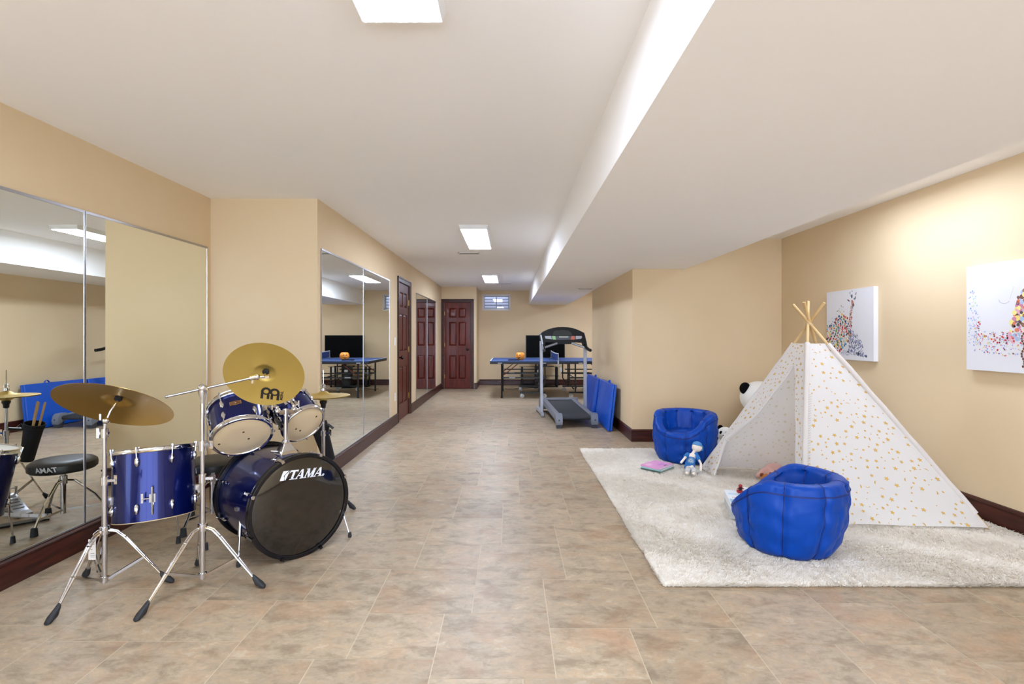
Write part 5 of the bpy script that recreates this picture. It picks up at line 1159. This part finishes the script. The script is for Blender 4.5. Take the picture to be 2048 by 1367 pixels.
# plush toys
M_pw = add_bump(mat('plush_white', (232,230,222), 0.95, sheen=0.5), 120, 0.5, 0.004); M_pb = add_bump(mat('plush_black', (10,10,11), 0.95, sheen=0.02, spec=0.1), 120, 0.5, 0.004)
def rotz(a): return Matrix.Rotation(a, 3, 'Z')
def panda(nm, c, R, head_c, label, face_dir, ear_dirs, tiltup=0.0):
    c = Vector(c); o = thing(nm, c, label, 'stuffed toy'); hc = Vector(head_c)
    b = MB(); b.ell(c+V(0, 0, R*1.02), R*1.05, R*0.95, R*1.05, n=28, k=18); bo = b.build('body', M_pw, o)
    h = MB(); h.ell(hc, R, R*0.93, R*0.90, n=32, k=20); ho = h.build('head', M_pw, o)
    f = Vector(face_dir).normalized(); s = f.cross(V(0,0,1)).normalized(); u = s.cross(f)
    for e in ear_dirs:
        e = (s*e[0]+u*e[1]).normalized(); m = MB(); m.ell(hc+e*R*0.98, R*0.33, R*0.20, R*0.33, rot=rotz(math.atan2(f.y, f.x)+math.pi/2), n=18, k=12); m.build('ear', M_pb, ho)
    for sg in (-1, 1):
        m = MB(); p = hc+(f*0.86+s*sg*0.36+u*0.14).normalized()*R*0.90; m.ell(p, R*0.20, R*0.12, R*0.25, rot=rotz(math.atan2(f.y, f.x)+math.pi/2), n=14, k=10); m.build('eye_patch', M_pb, ho)
    m = MB(); m.ell(hc+f*R*0.90-u*R*0.2, R*0.30, R*0.2, R*0.22, n=16, k=10); m.build('muzzle', M_pw, ho)
    m = MB(); m.ell(hc+f*R*1.12-u*R*0.14, R*0.09, R*0.06, R*0.06, n=12, k=8); m.build('nose', M_pb, ho)
    for sg in (-1, 1):
        m = MB(); sh = c+s*sg*R*0.85+V(0,0,R*1.5); m.tube([sh, sh+s*sg*R*0.35-V(0,0,R*0.4)+f*R*0.2, sh+s*sg*R*0.3-V(0,0,R*0.9)+f*R*0.45], [R*0.30, R*0.27, R*0.24], 14); m.ell(sh+s*sg*R*0.3-V(0,0,R*0.9)+f*R*0.45, R*0.25, n=14, k=10); m.build('arm', M_pb, o)
        m = MB(); lp_ = c+s*sg*R*0.5+V(0,0,R*0.33); m.tube([lp_, lp_+f*R*0.7+s*sg*R*0.15, lp_+f*R*1.15+s*sg*R*0.25], [R*0.32, R*0.30, R*0.28], 14); m.ell(lp_+f*R*1.15+s*sg*R*0.25, R*0.32, n=14, k=10); m.build('leg', M_pb, o)
    return o
panda('stuffed_panda', (2.80, 5.70, 0.024), 0.205, (2.815, 5.70, 0.575), 'large stuffed panda sitting behind the teepee', (0.25, -0.93, 0.25), ((-0.80, 0.52), (0.80, 0.52)))
panda('stuffed_panda', (2.335, 5.46, 0.024), 0.085, (2.315, 5.43, 0.215), 'small stuffed panda between the far bean bag and the teepee', (-0.55, -0.8, 0.15), ((0.62, 0.78), (-0.7, 0.7)))
# pink bunny and brown teddy
M_pink = add_bump(mat('plush_pink', (226,178,168), 0.95, sheen=0.4), 100, 0.5, 0.004); M_br = add_bump(mat('plush_brown', (176,106,40), 0.95, sheen=0.2), 100, 0.5, 0.004)
pz = V(2.30, 4.42, 0.028); bn_ = thing('stuffed_bunny', pz, 'pale pink floppy-eared stuffed bunny lying in the teepee', 'stuffed toy')
m = MB(); m.ell(pz+V(0.02, 0.02, 0.062), 0.085, 0.065, 0.062, n=20, k=12); m.build('body', M_pink, bn_)
m = MB(); m.ell(pz+V(-0.055, -0.03, 0.058), 0.05, 0.048, 0.046, n=18, k=12); m.build('head', M_pink, bn_)
for (dx, dy, ex2, ey2) in ((-0.09, -0.03, -0.135, -0.01), (-0.055, -0.075, -0.065, -0.125)):
    m = MB(); m.tube([pz+V(-0.06, -0.035, 0.095), pz+V(dx, dy, 0.075), pz+V(ex2, ey2, 0.022)], [0.014, 0.024, 0.018], 12); m.ell(pz+V(ex2, ey2, 0.022), 0.019, n=12, k=8); m.build('ear', M_pink, bn_)
for (dx, dy) in ((0.10, -0.04), (0.06, 0.09), (0.08, -0.055)): 
    m = MB(); m.tube([pz+V(dx*0.5, dy*0.5, 0.05), pz+V(dx, dy, 0.022)], [0.022, 0.020], 10); m.ell(pz+V(dx, dy, 0.023), 0.022, n=12, k=8); m.build('limb', M_pink, bn_)
tz = V(2.150, 4.215, 0.030); td = thing('teddy_bear', tz, 'small brown teddy bear lying beside the pink bunny', 'stuffed toy')
m = MB(); m.ell(tz+V(0.055, 0.02, 0.04), 0.055, 0.045, 0.04, n=18, k=12); m.build('body', M_br, td)
m = MB(); m.ell(tz+V(-0.01, 0, 0.048), 0.045, 0.042, 0.042, n=18, k=12); hd_t = m.build('head', M_br, td)
for dx, dz_ in ((0.03, 0.085), (-0.045, 0.08)): m = MB(); m.ell(tz+V(dx, 0.008, dz_), 0.016, 0.009, 0.016, n=12, k=8); m.build('ear', mat('plush_brown_dark', (120,64,26), 0.95), hd_t)
m = MB(); m.ell(tz+V(-0.012, -0.040, 0.044), 0.019, 0.014, 0.015, n=12, k=8); m.build('muzzle', M_pw, hd_t)
for dx in (-0.028, 0.006): m = MB(); m.ell(tz+V(dx, -0.036, 0.062), 0.0045, n=8, k=6); m.build('eye', M_black, hd_t)
for (dx, dy) in ((0.10, -0.03), (0.11, 0.04), (0.05, -0.045)): m = MB(); m.tube([tz+V(0.05, 0.01, 0.035), tz+V(dx, dy, 0.018)], 0.017, 10); m.ell(tz+V(dx, dy, 0.018), 0.018, n=12, k=8); m.build('limb', M_br, td)

# rag doll
dl = thing('rag_doll', (1.64, 4.62, 0.028), 'rag doll in a blue sunburst shirt and blue hat leaning on the far bean bag', 'doll')
M_skin = mat('doll_cloth', (240,226,212), 0.9); M_shirt = mat('doll_shirt', (38,110,180), 0.85); M_pants = noise_mix(mat('doll_pants', rough=0.9), (176,176,176), (214,212,206), scale=90)
pel, che, nek, hed = V(1.632, 4.60, 0.072), V(1.678, 4.665, 0.150), V(1.708, 4.69, 0.192), V(1.738, 4.695, 0.236)
def joint_body(nm, joints, edges, radii, m, parent):
    me = bpy.data.meshes.new(nm); off = V(0,0,0); r_ = parent
    while r_ is not None: off += r_.location; r_ = r_.parent
    me.from_pydata([tuple(Vector(p)-off) for p in joints], edges, []); o = bpy.data.objects.new(nm, me); COL.objects.link(o); o.parent = parent
    me.materials.append(m); md = o.modifiers.new('skin', 'SKIN'); md.use_smooth_shade = True
    for i, v in enumerate(me.skin_vertices[0].data): v.radius = (radii[i], radii[i]); v.use_root = (i == 0)
    sb2 = o.modifiers.new('sub', 'SUBSURF'); sb2.levels = 2; sb2.render_levels = 2
    return o
J = [pel, che, nek, hed, che+V(-0.045,-0.008,0.022), V(1.585,4.60,0.150), V(1.545,4.575,0.118), che+V(0.045,0.0,0.016), V(1.740,4.60,0.105), V(1.715,4.545,0.050), V(1.60,4.545,0.068), V(1.565,4.475,0.048), V(1.655,4.535,0.060), V(1.625,4.465,0.046)]
E_ = [(0,1), (1,2), (2,3), (1,4), (4,5), (5,6), (1,7), (7,8), (8,9), (0,10), (10,11), (0,12), (12,13)]
joint_body('doll_body', J, E_, [0.032, 0.030, 0.014, 0.034, 0.014, 0.011, 0.012, 0.014, 0.011, 0.012, 0.017, 0.014, 0.017, 0.014], M_skin, dl)
hm_ = MB(); hm_.ell(hed, 0.046, 0.040, 0.044, n=20, k=14); hdo = hm_.build('head', M_skin, dl)
sh_ = MB(); dch = (che-pel).normalized(); sh_.lathe([(0.041, -0.012), (0.044, 0.01), (0.042, 0.05), (0.040, 0.085), (0.030, 0.108), (0.017, 0.118)], 20, pel, dch); sho = sh_.build('shirt', M_shirt, dl)
for a, b in ((J[4], J[5]), (J[7], J[8])): m = MB(); m.tube([a+(a-b)*0.25, a.lerp(b, 0.55)], [0.020, 0.021], 12); m.build('sleeve', M_shirt, sho)
sbm = MB(); fdir = V(-0.35, -0.9, 0.15).normalized(); fdir = (fdir-dch*fdir.dot(dch)).normalized(); sd = dch.cross(fdir)
cen_ = pel+dch*0.05
for k in range(18):
    a = 2*math.pi*k/18
    for r0, r1, w_ in ((0.006, 0.030, 0.0014),):
        pts = []
        for rr in (r0, r1):
            x, y = rr*math.cos(a), rr*math.sin(a); ang = x/0.0445; pts.append(cen_+dch*y+(fdir*math.cos(ang)+sd*math.sin(ang))*0.0465)
        sbm.bar(pts[0], pts[1], w_*1.6, 0.0012, fdir)
sbm.build('sunburst_print', mat('sunburst', (196,214,214), 0.7), sho, smooth=False)
for a, b in ((J[0], J[10], ), (J[0], J[12])):
    e2 = J[11] if b is J[10] else J[13]; m = MB(); m.tube([a, b, b.lerp(e2, 0.75)], [0.030, 0.024, 0.021], 12); m.build('trouser_leg', M_pants, dl)
m = MB(); hat_ax = V(0.25, 0.3, 0.92).normalized(); m.lathe([(0.040, 0.010), (0.045, 0.014), (0.044, 0.026), (0.034, 0.044), (0.012, 0.054), (0, 0.055)], 20, hed, hat_ax); m.tube([hed+V(0.035,0.015,0.02), hed+V(0.052,0.012,-0.005), hed+V(0.05,0.005,-0.035)], [0.012, 0.013, 0.007], 10); m.build('hat_and_hair', mat('doll_hat', (80,136,190), 0.9), dl)
m = MB(); fh = V(-0.35, -0.93, -0.05).normalized(); sh2 = fh.cross(V(0,0,1))
for sg in (-1, 1): m.ell(hed+fh*0.036+sh2*sg*0.015+V(0,0,0.002), 0.003, n=8, k=6)
m.build('eyes', M_black, hdo)
m = MB(); m.ell(hed+fh*0.038-V(0,0,0.014), 0.005, 0.002, 0.002, n=8, k=6); m.build('mouth', mat('doll_mouth', (206,110,110), 0.8), hdo)

# books and small toys
def book(nm, c, ang, wx, wy, th, cover, label, cat='book', page=(236,232,222), top=None, spine='x', group=None):
    c = Vector(c); o = thing(nm, c, label, cat, group); Rm = Matrix.Translation(c) @ Matrix.Rotation(ang, 4, 'Z')
    m = MB(Rm); m.box(-wx/2, wx/2, -wy/2, wy/2, th-0.0025, th); m.box(-wx/2, wx/2, -wy/2, wy/2, 0, 0.0025); m.box(-wx/2, -wx/2+0.003, -wy/2, wy/2, 0.0025, th-0.0025)
    cv = m.build('cover', mat(nm+'_cover_%d_%d_%d' % cover, cover, 0.4), o, smooth=False)
    MB(Rm).box(-wx/2+0.003, wx/2-0.004, -wy/2+0.004, wy/2-0.004, 0.0025, th-0.0025).build('pages', mat('book_pages_%d' % page[0], page, 0.8), o, smooth=False)
    if top:
        m = MB(Rm); mats_ = []
        for (x0, x1, y0, y1, colr) in top:
            key = mat('cover_art_%d_%d_%d' % colr, colr, 0.5)
            if key not in mats_: mats_.append(key)
            m.slot(mats_.index(key)); m.box(x0*wx, x1*wx, y0*wy, y1*wy, th, th+0.0004)
        m.build('cover_art', mats_, cv, smooth=False)
    return o
bz = 0.027
a_ = math.atan2(0.175, 0.185)
book('picture_book', (1.385, 4.74, bz), a_, 0.255, 0.20, 0.012, (64,92,84), 'dark green picture book at the bottom of the pile by the far bean bag', page=(200,206,190))
book('picture_book', (1.385, 4.74, bz+0.0125), a_+0.03, 0.25, 0.20, 0.014, (150,196,196), 'pale teal picture book in the middle of the pile by the far bean bag')
book('picture_book', (1.38, 4.74, bz+0.027), a_-0.02, 0.245, 0.195, 0.014, (226,160,206), 'pink picture book on top of the pile by the far bean bag', top=[(-0.1, 0.25, -0.25, -0.05, (200,140,200)), (0.0, 0.2, -0.42, -0.32, (110,90,110)), (-0.4, -0.15, 0.1, 0.35, (240,190,220))])
a_ = math.atan2(0.36, 0.105)
book('picture_book', (1.70, 3.575, bz), a_, 0.375, 0.30, 0.045, (206,208,206), 'large grey-edged picture book at the bottom of the stack by the near bean bag', page=(196,196,190))
book('picture_book', (1.70, 3.575, bz+0.0455), a_+0.02, 0.37, 0.295, 0.045, (226,234,240), 'large white and pale blue picture book left of the near bean bag', page=(228,230,228),
     top=[(-0.46, -0.30, -0.4, 0.45, (236,238,240)), (-0.28, -0.10, -0.45, 0.48, (150,196,222)), (-0.06, 0.10, 0.1, 0.46, (238,240,242)), (-0.2, -0.14, 0.12, 0.30, (60,66,72)), (0.0, 0.03, 0.16, 0.4, (150,130,90)), (0.2, 0.3, 0.2, 0.44, (190,214,228))])
book('picture_book', (1.880, 3.68, bz+0.0915), 0.35, 0.21, 0.16, 0.028, (44,100,184), 'blue picture book with a pale cover, topmost beside the red toy', top=[(-0.28, 0.42, -0.40, 0.42, (150,196,220)), (-0.2, 0.15, -0.25, 0.2, (226,206,160)), (0.0, 0.3, 0.1, 0.36, (220,230,236))])
m = MB(Matrix.Translation((1.752, 3.665, bz+0.0915)) @ Matrix.Rotation(1.2, 4, 'Z') @ Matrix.Rotation(R_(-12), 4, 'Y')); m.box(0.0, 0.006, -0.07, 0.05, 0, 0.05); m.box(0.006, 0.06, -0.07, 0.05, 0, 0.004)
tag(m.build('greeting_card', mat('card_white', (236,238,242), 0.5), None, origin=(1.752, 3.665, bz+0.0915), smooth=False), 'folded white card standing beside the red toy', 'card')
ry = V(1.695, 3.715, bz+0.0915); rt = thing('toy_figure', ry, 'tiny red and black toy figure on the stack of books', 'toy')
M_redt = mat('toy_red', (170,36,44), 0.35)
m = MB(); m.box(ry.x-0.022, ry.x+0.018, ry.y-0.018, ry.y+0.018, ry.z, ry.z+0.018); m.build('base', M_redt, rt, smooth=False, bevel=0.004)
m = MB(); m.lathe([(0.011, 0.018), (0.014, 0.025), (0.012, 0.038), (0, 0.040)], 14, ry); m.build('torso', mat('toy_black', (40,18,22), 0.4), rt)
m = MB(); m.ell(ry+V(0,0,0.050), 0.014, 0.013, 0.012, n=14, k=10); m.build('head', M_redt, rt)
m = MB(); m.tube([ry+V(-0.012,0,0.033), ry+V(-0.024,-0.004,0.028)], 0.004, 8); m.tube([ry+V(0.012,0,0.033), ry+V(0.022,-0.004,0.028)], 0.004, 8); m.build('arms', M_redt, rt)
